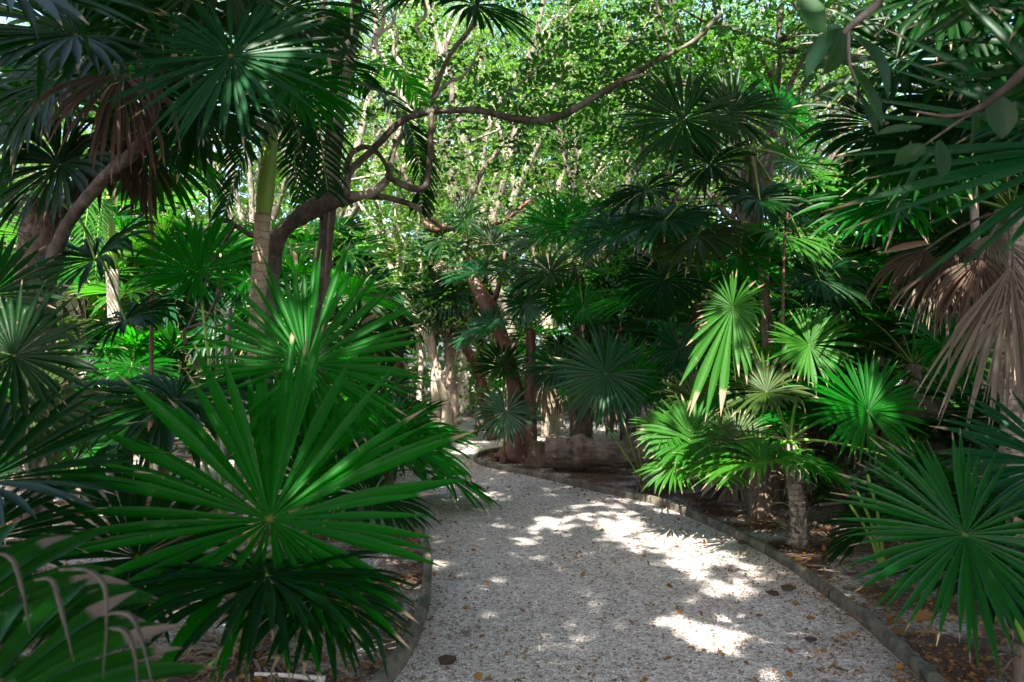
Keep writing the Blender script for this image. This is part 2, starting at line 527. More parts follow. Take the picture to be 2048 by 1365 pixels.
def sheet(name, outline, z, mat):
    import bmesh
    bm = bmesh.new()
    vs_ = [bm.verts.new((p[0], p[1], z)) for p in outline]
    f = bm.faces.new(vs_)
    bmesh.ops.triangulate(bm, faces=[f])
    me = bpy.data.meshes.new(name); bm.to_mesh(me); bm.free()
    for p in me.polygons:
        if p.normal.z < 0:
            me.flip_normals(); break
    me.materials.append(mat)
    o = bpy.data.objects.new(name, me); col.objects.link(o)
    return tag(o, kind='structure')

# main path: round the left bed, past the point of the right bed, bending away to the left and to the right far off
lo = spline(l_edge, 60); ro = spline(r_edge, 60)
near_l, near_r = [-1.6, -3.0], [3.2, -3.0]
back = [G(1030, 902)[:2], G(1180, 892)[:2], [5.5, 16.2], [5.5, 19.5], G(1010, 842)[:2], G(925, 846)[:2], G(905, 862)[:2], G(940, 868)[:2], G(930, 876)[:2], G(862, 884)[:2], G(700, 905)[:2], G(400, 925)[:2], [-8.5, 12.2], [-8.5, 8.7]]
outline = [near_l] + [p[:2] for p in lo] + list(reversed([list(b) for b in back])) + [p[:2] for p in ro] + [near_r]
# order: left edge runs near -> far-left; then the far boundary from left to right; then the right edge from its tip back to us
outline = [near_l] + [p[:2] for p in lo] + [list(b) for b in reversed(back)] + [G(*p)[:2] for p in reversed(TIP[1:3])] + [p[:2] for p in ro] + [near_r]
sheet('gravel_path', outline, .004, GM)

def kerb(name, pts, label, w=.031, h=.078, group=None):
    P = spline(np.asarray(pts), max(12, int(np.sum(np.linalg.norm(np.diff(np.asarray(pts), axis=0), axis=1)) / .09)))
    P[:, 2] = 0
    T = unit(np.gradient(P, axis=0)); S = np.stack([-T[:, 1], T[:, 0], 0 * T[:, 0]], 1)
    prof = [(-1, -.04), (-1, .75), (-.75, .95), (-.25, 1.03), (.3, 1.0), (.8, .93), (1, .7), (1, -.04)]
    n, k = len(P), len(prof)
    wv = 1 + .10 * np.convolve(rng.normal(size=n), np.ones(5) / 5, 'same'); hv = 1 + .14 * np.convolve(rng.normal(size=n), np.ones(7) / 7, 'same')
    Vv = np.zeros((n, k, 3))
    for j, (a, b) in enumerate(prof):
        Vv[:, j] = P + S * (a * w * wv)[:, None] + V3(0, 0, 1) * (b * h * hv)[:, None]
    Vv += rng.normal(size=Vv.shape) * .0025
    i = np.arange(n - 1)[:, None] * k; j = np.arange(k - 1)[None]
    Q = np.stack([i + j, i + j + 1, i + k + j + 1, i + k + j], -1).reshape(-1, 4)
    mb = MB(); mb.add(Vv.reshape(-1, 3), Q, [[0, 3, 1], [0, 4, 3], [0, 7, 4], [1, 3, 2], [4, 7, 5], [5, 7, 6]], t=np.repeat(np.concatenate([[0], np.cumsum(np.linalg.norm(np.diff(P, axis=0), axis=1))]), k))
    return tag(mb.build(name, BM['kerb']), label, 'kerb', group)

kerb('path_kerb', [G(*p) for p in reversed(TIP)][:3] + [p for p in r_edge], 'long worn concrete kerb curving along the bed with the log')
kerb('path_kerb', l_edge, 'concrete kerb bending round the bed of the large glossy fan palm')
kerb('path_kerb', [G(955, 874), G(925, 874), G(890, 878), G(850, 886), G(780, 897), G(640, 908)], 'pale low kerb in front of the whitish many stemmed tree', .06, .12)

# ------------------------------------------------------------------ gaps cut in the unseen high canopy so sun lands on chosen spots
BEAMS = []   # (point, radius)
def beam_g(px, py, r): BEAMS.append((G(px, py), r))
def beam(p, r): BEAMS.append((np.asarray(p), r))
for px, py, r in [
    (1000, 1160, .03), (985, 1232, .025), (1640, 1140, .16), (1600, 1110, .12), (1560, 1050, .14), (1640, 1030, .16), (1690, 1180, .08), (1480, 1040, .12), (1120, 1300, .015), (1240, 1250, .015), (870, 1130, .07), (905, 1125, .03),
    (820, 1165, .10), (740, 1190, .06), (690, 1210, .05), (350, 1240, .10), (400, 1215, .10), (440, 1195, .08), (300, 1262, .05), (330, 1250, .08), (470, 1250, .05),
    (30, 1040, .45), (60, 1010, .4), (180, 985, .5), (100, 975, .6), (230, 1020, .25), (10, 1080, .2), (320, 960, .5), (215, 940, .5),
    (930, 905, .25), (960, 895, .35), (985, 880, .4), (905, 1000, .12), (970, 990, .14), (1005, 1000, .10), (880, 975, .15), (930, 960, .10), (1395, 960, .15), (1330, 945, .12), (1480, 990, .12), (1560, 985, .12)]:
    beam_g(px, py, r)
for px, py, Y, r in [
    (600, 650, 3.9, .07), (618, 700, 3.9, .05), (725, 720, 4.0, .05), (735, 745, 4.0, .05), (560, 850, 3.3, .05), (590, 870, 3.3, .04), (650, 905, 3.4, .04),
    (530, 160, 4.2, .07), (575, 205, 4.2, .06), (600, 145, 4.2, .06), (40, 1225, 1.7, .04), (90, 1240, 1.7, .03), (10, 1190, 1.7, .03),
    (1470, 600, 6.2, .14), (1445, 680, 6.1, .12), (1425, 760, 6, .12), (1610, 715, 6.5, .12), (1650, 660, 6.5, .16), (1690, 765, 6, .14), (1670, 830, 6, .12), (1790, 750, 6.1, .06),
    (1370, 900, 6.9, .16), (1330, 890, 7, .12), (1450, 960, 6.6, .2), (1340, 960, 7, .2), (1600, 930, 6.6, .16), (1700, 940, 6.5, .12), (1530, 790, 6.3, .12), (1680, 900, 9, .2), (1600, 1020, 6.8, .1), (1515, 1000, 8, .15),
    (1925, 555, 5.7, .13), (1870, 590, 5.7, .12), (1960, 640, 5.3, .05), (2030, 640, 5.4, .07), (1780, 545, 6, .15), (1740, 600, 6.3, .15), (2010, 780, 6.5, .2), (1800, 700, 6.3, .1),
    (515, 560, 7, .12), (520, 600, 7, .12), (535, 300, 7, .08), (1720, 420, 6, .4), (1650, 330, 7, .4), (1800, 300, 6, .3), (1900, 130, 5, .2), (1480, 480, 9, .4), (1360, 500, 9, .3), (1200, 740, 8, .07), (1650, 400, 8, .4), (1920, 250, 4.5, .1), (1620, 30, 2.6, .06), (1700, 300, 9, .45), (1800, 400, 9, .45), (1850, 200, 10, .5), (1650, 450, 10, .4), (1560, 350, 9, .3)]:
    beam(W(px, py, Y), r)
def inpoly(x, y, poly):
    c = False
    for (x1, y1), (x2, y2) in zip(poly, poly[1:] + poly[:1]):
        if (y1 > y) != (y2 > y) and x < (x2 - x1) * (y - y1) / (y2 - y1) + x1: c = not c
    return c
gapr = random.Random(11)
for poly, n_, r0, r1 in [([(1030, 1098), (1085, 1022), (1230, 998), (1330, 1003), (1425, 1050), (1450, 1095), (1330, 1110), (1215, 1100), (1190, 1060), (1110, 1075)], 175, .02, .06),
                         ([(1310, 1120), (1440, 1085), (1540, 1140), (1500, 1190), (1460, 1205), (1400, 1170)], 34, .025, .065), ([(1310, 1245), (1375, 1228), (1450, 1250), (1520, 1295), (1440, 1300)], 15, .045, .08),
                         ([(1400, 1318), (1470, 1305), (1450, 1320)], 2, .03, .04), ([(1515, 1330), (1575, 1325), (1570, 1365), (1530, 1362)], 4, .04, .06),
                         ([(1560, 1040), (1660, 1015), (1700, 1150), (1600, 1130)], 12, .05, .10), ([(1450, 1010), (1560, 1000), (1580, 1060), (1480, 1060)], 8, .05, .09)]:
    xs = [q[0] for q in poly]; ys = [q[1] for q in poly]; k = 0
    while k < n_:
        x, y = gapr.uniform(min(xs), max(xs)), gapr.uniform(min(ys), max(ys))
        if inpoly(x, y, poly):
            beam_g(x, y, gapr.uniform(r0, r1)); k += 1
BP = np.array([b[0] for b in BEAMS]); BR = np.array([b[1] for b in BEAMS])
def unbeamed(P):
    """True for canopy leaves that stand outside every gap"""
    ok = np.ones(len(P), bool)
    for q, r in zip(BP, BR):
        d = P - q
        t = d @ SUN
        off = np.linalg.norm(d - t[:, None] * SUN, axis=1)
        rr = r * (1 + .25 * np.sin(P[:, 0] * 23 + q[0] * 9) * np.cos(P[:, 1] * 19 + q[1] * 5))
        ok &= ~((off < rr * 1.02 + .042) & (t > .9))
    return ok

# ------------------------------------------------------------------ palms
def palm_empty(name, base, label, cat='palm', group=None):
    return tag(empty(name, base), label, cat, group)

def fan_leaf(parent, origin, hub, axis, normal, R, mat='deep', stalk=None, stalk_r=.011, name='fan_leaf', **kw):
    mb = MB()
    fan_blade(mb, np.asarray(hub) , axis, normal, R, **kw)
    o = mb.build(name, LM[mat], parent, origin)
    if stalk is not None:
        m2 = MB()
        dead = mat in ('tan', 'brown')
        tube(m2, stalk, [stalk_r * 1.3, stalk_r, stalk_r * .8], sides=6)
        m2.build('leaf_stalk', BM['fibre'] if dead else BM['petiole'], o, origin)
    return o

def hero_leaf(parent, origin, px, py, Y, Rpx, ang, normal, mat='deep', crown=None, sag=.25, **kw):
    kw.setdefault('dead', 0)
    hub = W(px, py, Y)
    n = unit(V3(*normal))
    a = math.radians(ang)
    ax = V3(math.cos(a), 0, math.sin(a))
    if kw.pop('fore', False): ax = V3(math.cos(a) * .3, -1, math.sin(a) * .3)
    ax = ax - n * np.dot(ax, n)
    st = None
    if crown is not None:
        c = np.asarray(crown)
        L = np.linalg.norm(hub - c)
        mid = (c + hub) / 2 + V3(0, 0, sag * L) 
        st = bez(c, mid, hub - n * .006, 7)
    return fan_leaf(parent, origin, hub, ax, n, Rpx * Y / FPX, mat, st, **kw)

def auto_leaves(parent, origin, crown, n, R, pet, lo=-25, hi=75, mats=('deep',), bend=60, N=30, near=False, az0=None, skirt=0, skirt_mat='tan', stalks=True, azr=None, droop=.35, drop_z=.0):
    az0 = rng.random() * 6.28 if az0 is None else az0
    for i in range(n):
        az = az0 + i * 2.39996 + rng.normal() * .15
        if azr is not None: az = azr[0] + (azr[1] - azr[0]) * ((i * .618) % 1)
        el = math.radians(hi + (lo - hi) * (i + .5) / n + rng.normal() * 5)
        e = V3(math.cos(az) * math.cos(el), math.sin(az) * math.cos(el), math.sin(el))
        n0 = V3(-math.cos(az) * math.sin(el), -math.sin(az) * math.sin(el), math.cos(el))
        b = math.radians(bend * (.6 + .6 * rng.random()))
        nn = math.cos(b) * n0 + math.sin(b) * e + rng.normal(size=3) * .15
        ax = math.cos(b) * e - math.sin(b) * n0
        pl = pet * (.75 + .5 * rng.random())
        c = np.asarray(crown)
        hub = c + e * pl + V3(0, 0, -.12 * pl * math.cos(el))
        r = R * (.75 + .4 * rng.random())
        st = bez(c, c + e * pl * .5 + V3(0, 0, .08 * pl), hub, 5) if stalks else None
        fan_leaf(parent, origin, hub, ax, nn, r, mats[int(rng.integers(len(mats)))], st, .009, N=N, near=near, droop=droop * (.6 + .8 * rng.random()), kinks=.06)
    for i in range(skirt):
        az = az0 + 1 + i * 2.39996 + rng.normal() * .2
        e = V3(math.cos(az) * .5, math.sin(az) * .5, -.55)
        c = np.asarray(crown) - V3(0, 0, .05 + .06 * i)
        hub = c + e * pet * .6
        nn = V3(math.cos(az), math.sin(az), .45)
        fan_leaf(parent, origin, hub, V3(math.cos(az) * .3, math.sin(az) * .3, -1), nn, R * (.7 + .3 * rng.random()), skirt_mat, bez(c, c + e * .3 + V3(0, 0, .06), hub, 4) if stalks else None, .009,
                 N=max(14, N - 12), span=230, near=near, droop=1.6, kinks=.3, torn=.1, jit=.12, power=1.2, cup=-.05, name='dead_leaf')

def palm_trunk(parent, origin, pts, r, mat='palm', name='trunk', fibre=0, rough=.06):
    mb = MB()
    P = [np.asarray(p, float) for p in pts]
    C = tube(mb, P, r, n=max(8, int(sum(np.linalg.norm(P[i + 1] - P[i]) for i in range(len(P) - 1)) / .07)), sides=12, rough=rough)
    o = mb.build(name, BM[mat], parent, origin)
    if fibre:
        # loose old leaf bases and fibres clinging to the trunk
        m2 = MB()
        m = fibre
        k = rng.integers(0, len(C), m)
        az = rng.random(m) * 6.283
        rr = np.atleast_1d(r); rad = np.interp(k / len(C), np.linspace(0, 1, len(rr)), rr)
        dirn = np.stack([np.cos(az), np.sin(az), 0 * az], 1)
        P0 = C[k] + dirn * (rad * .9)[:, None]
        D0 = unit(dirn * (.35 + .5 * rng.random(m))[:, None] + V3(0, 0, 1) * np.where(rng.random(m) < .6, .9, -1)[:, None] + rng.normal(size=(m, 3)) * .2)
        S = np.array([0, .35, .7, 1.0])
        Lr = .08 + .16 * rng.random(m)
        wp = np.array([1, .7, .4, .1])[:, None] * (.004 + .014 * rng.random(m) ** 2)[None]
        strips(m2, P0, D0, dirn, Lr, wp, V3(0, 0, -1), .5 + rng.random(m), 1.5, .3, None, None, S)
        m2.build('loose_fibres', LM['tan'], parent, origin)['kind'] = 'stuff'
    return o

def feather_frond(parent, origin, path, L, mat='deep', n=44, width=.02, drop=.6, name='feather_frond', r=.014, vee=.3, start=.12):
    mb = MB(); feather(mb, path, L, n, width, drop, vee, start=start)
    o = mb.build(name, LM[mat], parent, origin)
    m2 = MB(); tube(m2, path, [r, r * .7, r * .25], n=14, sides=6)
    m2.build('midrib', BM['petiole'], o, origin)
    return o
# ================================================================== the palms one by one
def gpt(px, Y): 
    p = W(px, 720, Y); p[2] = 0; return p

# -- big glossy palm beside the path, left
b = gpt(490, 4.3)
p = palm_empty('fan_palm', b, 'large glossy green fan palm with upright round leaves beside the path bend')
cr = b + V3(.02, -.1, .42)
palm_trunk(p, b, [b, b + V3(0, -.05, .2), cr], [.05, .06, .045], 'fibre', fibre=60)
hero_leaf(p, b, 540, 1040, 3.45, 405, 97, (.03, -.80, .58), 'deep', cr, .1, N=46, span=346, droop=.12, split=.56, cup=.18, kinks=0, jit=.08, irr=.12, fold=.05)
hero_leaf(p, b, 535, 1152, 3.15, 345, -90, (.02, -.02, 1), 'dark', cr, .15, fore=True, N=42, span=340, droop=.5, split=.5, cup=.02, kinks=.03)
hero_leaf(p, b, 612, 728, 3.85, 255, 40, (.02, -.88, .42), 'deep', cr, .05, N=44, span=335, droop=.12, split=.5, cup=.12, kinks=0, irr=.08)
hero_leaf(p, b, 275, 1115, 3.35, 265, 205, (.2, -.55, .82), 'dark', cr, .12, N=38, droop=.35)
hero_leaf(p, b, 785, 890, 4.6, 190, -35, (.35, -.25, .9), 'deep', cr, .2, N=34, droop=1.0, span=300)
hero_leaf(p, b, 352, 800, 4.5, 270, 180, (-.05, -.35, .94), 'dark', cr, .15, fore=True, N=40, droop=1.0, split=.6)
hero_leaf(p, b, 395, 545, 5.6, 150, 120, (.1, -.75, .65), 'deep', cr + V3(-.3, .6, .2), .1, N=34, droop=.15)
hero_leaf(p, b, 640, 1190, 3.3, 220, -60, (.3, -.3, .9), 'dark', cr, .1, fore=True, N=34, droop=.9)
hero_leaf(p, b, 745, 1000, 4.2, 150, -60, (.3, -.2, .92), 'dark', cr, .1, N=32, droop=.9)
for (x1, y1, Y1, x2, y2, Y2, r_) in [(500, 1285, 4.2, 470, 1175, 3.4, .014), (505, 1285, 4.25, 420, 1330, 3.7, .008), (560, 1260, 4.2, 600, 1150, 3.6, .008)]:
    m2 = MB(); a_, c_ = W(x1, y1, Y1), W(x2, y2, Y2); tube(m2, [a_, (a_ + c_) / 2 + V3(0, 0, .03), c_], [r_ * 1.2, r_], sides=6); m2.build('leaf_stalk', BM['petiole'], p, b)

# -- bottom corner: frayed leaf close to the camera
b = V3(-1.75, 1.55, 0)
p = palm_empty('fan_palm', b, 'low fan palm with dry curling tips on its broad green leaf')
cr = b + V3(0, 0, .3)
palm_trunk(p, b, [b, b + V3(0, 0, .15), cr], [.05, .06, .05], 'fibre', fibre=30)
hub = W(-190, 1345, 1.7)
fan_leaf(p, b, hub, V3(1, .25, 0), V3(.12, -.50, .86), .50, 'fray', bez(cr, cr + V3(.1, 0, .3), hub, 6), N=24, span=240, droop=.75, split=.74, kinks=0, jit=.08, dryadd=.15)
hub = W(-90, 1460, 1.55)
fan_leaf(p, b, hub, V3(.9, .4, -.1), V3(.1, -.5, .85), .42, 'fray', bez(cr, cr + V3(.1, 0, .2), hub, 6), N=24, span=240, droop=.6, split=.7, kinks=0, dryadd=.15)
for q in [[(-10, 1105), (25, 1120), (45, 1180), (60, 1270)], [(70, 1160), (105, 1162), (125, 1230), (148, 1325)], [(120, 1140), (175, 1140), (208, 1170), (214, 1240), (205, 1360)], [(200, 1230), (255, 1228), (280, 1270), (305, 1370)], [(215, 1255), (250, 1262), (268, 1300), (275, 1365)]]:
    Pq = [W(x, y, 1.62) for x, y in q]
    m2 = MB(); tube(m2, Pq, [.006, .010, .006, .0015], n=18, sides=6, rough=.18, flat=.25)
    m2.build('dry_tip', BM['drytip'], p, b)

# -- left edge palm close by
b = gpt(-150, 3.6)
p = palm_empty('fan_palm', b, 'dull green fan palm leaning in at the edge, blades turning brown')
cr = W(-150, 760, 3.6)
palm_trunk(p, b, [b, (b + cr) / 2 + V3(.05, 0, 0), cr], [.07, .06, .06], 'fibre', fibre=60)
hero_leaf(p, b, 28, 712, 3.4, 165, -10, (.25, -.85, .45), 'dark', cr, .1, N=34, droop=.35, kinks=.2)
hero_leaf(p, b, -40, 965, 3.0, 330, 3, (.1, -.3, .95), 'dark', cr, .1, N=38, droop=.25)
hero_leaf(p, b, -60, 1090, 3.0, 240, -5, (.1, -.4, .9), 'dark', cr, .1, N=36, droop=.35)
hero_leaf(p, b, -20, 590, 3.8, 150, 60, (.3, -.8, .5), 'dark', cr, .1, N=32, droop=.3)
hero_leaf(p, b, 60, 820, 3.7, 150, -40, (.25, -.8, .5), 'olive', cr, .1, N=30, droop=.6, kinks=.2)

# -- shaggy palm at left
b = gpt(68, 6.6)
p = palm_empty('fan_palm', b, 'shaggy trunked fan palm with torn leaf bases under a dark crown')
cr = W(85, 400, 6.6)
palm_trunk(p, b, [b, W(66, 900, 6.6), W(60, 650, 6.6), W(80, 520, 6.6), cr], [.075, .06, .07, .15, .17, .12], 'fibre', fibre=700)
for (px, py, Y, R, a, nrm, mt) in [(120, 330, 5.8, 200, 200, (-.2, -.8, .5), 'dark'), (60, 200, 6, 230, 150, (-.2, -.7, .5), 'dark'), (190, 520, 5.6, 170, -75, (-.3, -.55, .75), 'dark'),                                   (250, 640, 5.8, 150, 30, (-.3, -.4, .85), 'dark')]:
    hero_leaf(p, b, px, py, Y, R, a, nrm, mt, cr, .3, N=34, droop=.9 if mt == 'dark' else .4)

# -- tall leaning palm whose crown fills the upper left corner
b = gpt(60, 5.9)
p = palm_empty('fan_palm', b, 'tall leaning fan palm with a dead brown fan hanging under its leafy crown')
cr = W(330, 60, 4.9)
palm_trunk(p, b, [b, W(85, 640, 5.8), W(120, 480, 5.6), W(205, 360, 5.3), W(290, 270, 5.1), cr], [.05, .042, .038, .038, .036, .036], 'brown', rough=.08)
hero_leaf(p, b, 462, 112, 4.1, 245, -78, (.05, -.86, .5), 'blue', cr, .15, N=42, span=344, droop=.22, split=.5, cup=.05, kinks=0)
hero_leaf(p, b, 240, 150, 4.9, 185, -88, (-.05, -.97, .1), 'brown', cr, .2, N=26, span=150, droop=1.6, irr=.2, jit=.14, fold=.5, kinks=.25, cup=-.05)
for (px, py, Y, R, a, nrm, mt, dr) in [(150, 70, 4.3, 280, 190, (.1, -.7, .7), 'dark', .6), (20, -40, 3.6, 330, -50, (.25, -.55, .75), 'dark', .3), (330, -20, 4.5, 240, 100, (0, -.6, -.6), 'dark', .5), (260, 40, 5.2, 240, 150, (-.1, -.8, .4), 'dark', .5),
                                      (560, 20, 4.9, 200, -20, (.3, -.7, .5), 'dark', .7), (400, 215, 5.4, 190, -100, (.1, -.8, .4), 'dark', .9), (590, 170, 5.2, 160, -60, (.4, -.6, .6), 'deep', .8), (450, -60, 4.3, 210, 80, (0, -.8, -.3), 'dark', .3), (110, 160, 5.2, 200, -120, (-.3, -.8, .4), 'dark', .9)]:
    hero_leaf(p, b, px, py, Y, R, a, nrm, mt, cr, .12, N=36, droop=dr)

# -- second leaning stem
b = gpt(95, 7.2)
p = palm_empty('fan_palm', b, 'thin fan palm on a dark slanting stem crossing the shaggy trunk')
cr = W(230, 215, 6.6)
palm_trunk(p, b, [b, W(100, 640, 7.1), W(112, 460, 7), W(170, 335, 6.8), cr], [.05, .045, .04, .038, .038], 'brown', rough=.08)
auto_leaves(p, b, cr, 10, .75, .7, -35, 80, ('dark', 'dark', 'deep'), 60, 30, droop=.6, skirt=2, skirt_mat='brown')

# -- ringed feather palm beside the twisted tree
b = gpt(508, 7.0)
p = palm_empty('feather_palm', b, 'feather palm with a smooth green crownshaft above a ringed trunk, beside the twisted tree')
top = W(549, 190, 7)
palm_trunk(p, b, [b, W(508, 800, 7), W(516, 600, 7), W(526, 430, 7)], [.085, .07, .068, .07], 'ringed', rough=.01)
palm_trunk(p, b, [W(526, 431, 7), W(531, 390, 7), W(540, 290, 7), top], [.066, .078, .066, .045], 'shaft', 'crownshaft', rough=0)
for (x1, y1, Y1, x2, y2, Y2, L) in [(430, 190, 6.3, 340, 330, 6, .42), (620, 170, 6.6, 655, 380, 6.3, .42), (470, 110, 7.6, 380, 90, 8, .45), (620, 60, 6.7, 740, 20, 6.3, .45), (540, 0, 6.2, 520, -180, 5.5, .45), (650, 110, 7.6, 740, 180, 8.2, .45), (520, 220, 6.2, 450, 420, 5.9, .36), (590, 240, 7.6, 620, 420, 7.9, .36)]:
    feather_frond(p, b, [top, W(x1, y1, Y1), W(x2, y2, Y2)], L, 'dark', 40, .016, .9)

# -- second feather palm further in
b = gpt(234, 10.2)
p = palm_empty('feather_palm', b, 'slender feather palm with pale green crownshaft in the sunlit clearing')
palm_trunk(p, b, [b, W(232, 740, 10.2), W(224, 540, 10.2)], [.09, .08, .075], 'pale', rough=.015)
top = W(212, 395, 10.2)
palm_trunk(p, b, [W(224, 542, 10.2), W(220, 470, 10.2), top], [.072, .075, .05], 'shaft', 'crownshaft', rough=0)
for (x1, y1, Y1, x2, y2, Y2, L) in [(185, 370, 9.8, 160, 540, 9.6, .35), (250, 330, 10.4, 330, 400, 10.6, .4), (180, 290, 10, 90, 300, 9.6, .4), (220, 280, 11, 260, 200, 11.5, .4), (200, 420, 10, 190, 560, 9.9, .25)]:
    feather_frond(p, b, [top, W(x1, y1, Y1), W(x2, y2, Y2)], L, 'lime', 36, .014, .8)

# -- red stemmed slim palm right of the red tree
b = gpt(1060, 12.4)
p = palm_empty('fan_palm', b, 'slim straight red-brown trunk with a small star-shaped fan palm crown, beside the red tree')
cr = W(1062, 660, 12.4)
palm_trunk(p, b, [b, W(1060, 780, 12.4), cr], [.12, .085, .075], 'red', rough=.03)
for (px, py, Y, R, a, nrm, mt) in [(1050, 608, 11.8, 62, -90, (0, -.95, .3), 'blue'), (985, 648, 11.9, 65, 200, (-.3, -.5, .8), 'blue'), (1120, 620, 12, 60, 0, (.4, -.6, .6), 'dark'), (1010, 540, 12.3, 70, 110, (-.1, -.5, .8), 'blue'), (1075, 560, 12.6, 60, 80, (.1, -.4, .6), 'dark'), (1120, 690, 12.2, 55, -40, (.4, -.5, .6), 'dark'), (950, 670, 12, 60, 215, (-.4, -.4, .8), 'blue')]:
    hero_leaf(p, b, px, py, Y, R, a, nrm, mt, cr, .1, N=30, droop=.45, near=False)

# -- little palm at the foot of the red tree
b = gpt(1008, 12.0)
p = palm_empty('fan_palm', b, 'low young fan palm whose leaf droops in front of the red trunk foot')
cr = b + V3(0, 0, .15)
palm_trunk(p, b, [b, b + V3(0, 0, .1), cr], .04, 'fibre', fibre=20)
hero_leaf(p, b, 1012, 825, 11.5, 78, -95, (-.05, -.85, .5), 'blue', cr, .1, N=28, droop=.6, near=False)
hero_leaf(p, b, 1005, 735, 12.2, 70, 180, (0, -.6, .75), 'dark', cr, .1, N=28, droop=.5, near=False)

# -- pale fan palm between the whitish stems
b = gpt(905, 14.6)
p = palm_empty('fan_palm', b, 'fan palm with a bleached dead fan above its blue-green leaves, near the whitish tree')
cr = W(897, 590, 14.4)
palm_trunk(p, b, [b, W(900, 740, 14.5), cr], [.11, .09, .10], 'palm', fibre=100)
hero_leaf(p, b, 895, 588, 13.9, 60, -90, (0, -.95, .3), 'blue', cr, .1, N=30, droop=.5, near=False)
for (px, py, Y, R, a, nrm, mt) in [(893, 478, 13.0, 80, -95, (0, -.75, .6), 'dark'), (955, 545, 12.0, 85, 200, (-.2, -.4, .85), 'blue'), (985, 490, 12.2, 75, 20, (.2, -.6, .7), 'dark'), (850, 500, 13.2, 60, 180, (-.3, -.6, .7), 'dark'), (930, 440, 12.6, 60, 120, (0, -.8, .4), 'dark')]:
    hero_leaf(p, b, px, py, Y, R, a, nrm, mt, cr, .1, N=28, droop=.5, near=False)
hero_leaf(p, b, 898, 528, 14, 46, -90, (.05, -.8, .6), 'tan', cr, .1, N=24, span=220, droop=.9, near=False, name='dead_leaf')
auto_leaves(p, b, cr, 7, .55, .5, -30, 60, ('blue', 'dark'), 60, 26, droop=.5, skirt=6, skirt_mat='tan')

b = gpt(715, 12.5)
p = palm_empty('fan_palm', b, 'fan palm with yellow-tipped drooping leaves behind the bright glossy palm')
cr = W(720, 640, 12.5)
palm_trunk(p, b, [b, (b + cr) / 2, cr], [.1, .08, .09], 'fibre', fibre=80)
hero_leaf(p, b, 715, 600, 11.9, 75, -80, (.05, -.9, .4), 'olive', cr, .1, N=30, droop=.7, near=False)
auto_leaves(p, b, cr, 9, .6, .55, -35, 75, ('dark', 'blue', 'olive'), 60, 26, droop=.6, skirt=5)

# -- brown stump palm behind the log, tall crown
b = gpt(1162, 13.6)
p = palm_empty('fan_palm', b, 'fan palm with thick brown fibrous trunk behind the log and bright upright crown')
cr = W(1150, 520, 12.6)
palm_trunk(p, b, [b, W(1162, 800, 13.6), W(1160, 660, 13.2), cr], [.22, .19, .14, .10], 'fibre', fibre=160)
for (px, py, Y, R, a, nrm, mt) in [(1110, 450, 11.2, 85, 120, (-.1, -.8, .3), 'deep'), (1160, 455, 11.2, 90, 60, (.1, -.8, .3), 'deep'), (1080, 480, 11.6, 80, 170, (-.3, -.6, .6), 'dark'), (1220, 480, 11.6, 85, 10, (.3, -.6, .6), 'deep'),
                                   (1100, 545, 11.8, 95, 215, (-.3, -.5, .8), 'dark'), (1215, 560, 12, 90, -30, (.3, -.5, .8), 'dark'), (1165, 610, 11, 60, -90, (0, -.9, .4), 'deep'), (1130, 600, 11.6, 75, 100, (0, -.8, .3), 'deep'), (1200, 640, 11.6, 80, 30, (.1, -.8, .4), 'dark')]:
    hero_leaf(p, b, px, py, Y, R, a, nrm, mt, cr, .1, N=32, droop=.3, near=False)

# -- palm with starry grey-green leaf right of the log
b = gpt(1285, 9.4)
p = palm_empty('fan_palm', b, 'stemless fan palm with one flat starry leaf reaching over the log')
cr = b + V3(0, 0, .12)
palm_trunk(p, b, [b, b + V3(0, 0, .08), cr], .05, 'fibre', fibre=30)
hero_leaf(p, b, 1212, 748, 8.4, 118, 195, (-.12, -.92, .35), 'blue', cr, .05, N=34, droop=.18, cup=.05)
hero_leaf(p, b, 1262, 755, 8.8, 90, 70, (.1, -.9, .3), 'deep', cr, .05, N=30, droop=.2)
hero_leaf(p, b, 1115, 735, 9.6, 75, 180, (-.1, -.7, .6), 'dark', cr, .1, N=28, droop=.5)

b = gpt(1350, 9.8)
p = palm_empty('fan_palm', b, 'blue-green fan palm with drooping leaves behind the long lime leaf')
cr = W(1352, 760, 9.8)
palm_trunk(p, b, [b, (b + cr) / 2, cr], [.08, .07, .06], 'fibre', fibre=60)
hero_leaf(p, b, 1358, 698, 9.0, 85, -95, (0, -.95, .25), 'blue', cr, .1, N=30, droop=.35)
auto_leaves(p, b, cr, 8, .6, .6, -10, 75, ('blue', 'dark'), 60, 28, droop=.4)

# -- right hand bed: sunlit palms
b = gpt(1592, 6.75)
p = palm_empty('fan_palm', b, 'sunlit fan palm on a short grey trunk by the kerb with an arching leaf')
cr = W(1578, 880, 6.75)
palm_trunk(p, b, [b, W(1597, 1040, 6.75), W(1588, 960, 6.75), cr], [.085, .07, .062, .07], 'palm', fibre=260, rough=.07)
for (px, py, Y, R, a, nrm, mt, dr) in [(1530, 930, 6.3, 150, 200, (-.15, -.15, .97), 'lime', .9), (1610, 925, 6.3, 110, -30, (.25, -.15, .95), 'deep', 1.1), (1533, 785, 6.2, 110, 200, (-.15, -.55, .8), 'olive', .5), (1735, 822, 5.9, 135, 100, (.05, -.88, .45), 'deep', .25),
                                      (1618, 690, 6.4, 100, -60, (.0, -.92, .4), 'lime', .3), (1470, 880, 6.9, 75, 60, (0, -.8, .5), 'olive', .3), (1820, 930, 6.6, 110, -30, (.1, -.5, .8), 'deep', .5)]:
    hero_leaf(p, b, px, py, Y, R, a, nrm, mt, cr, .12, N=36, droop=dr, jit=.07)

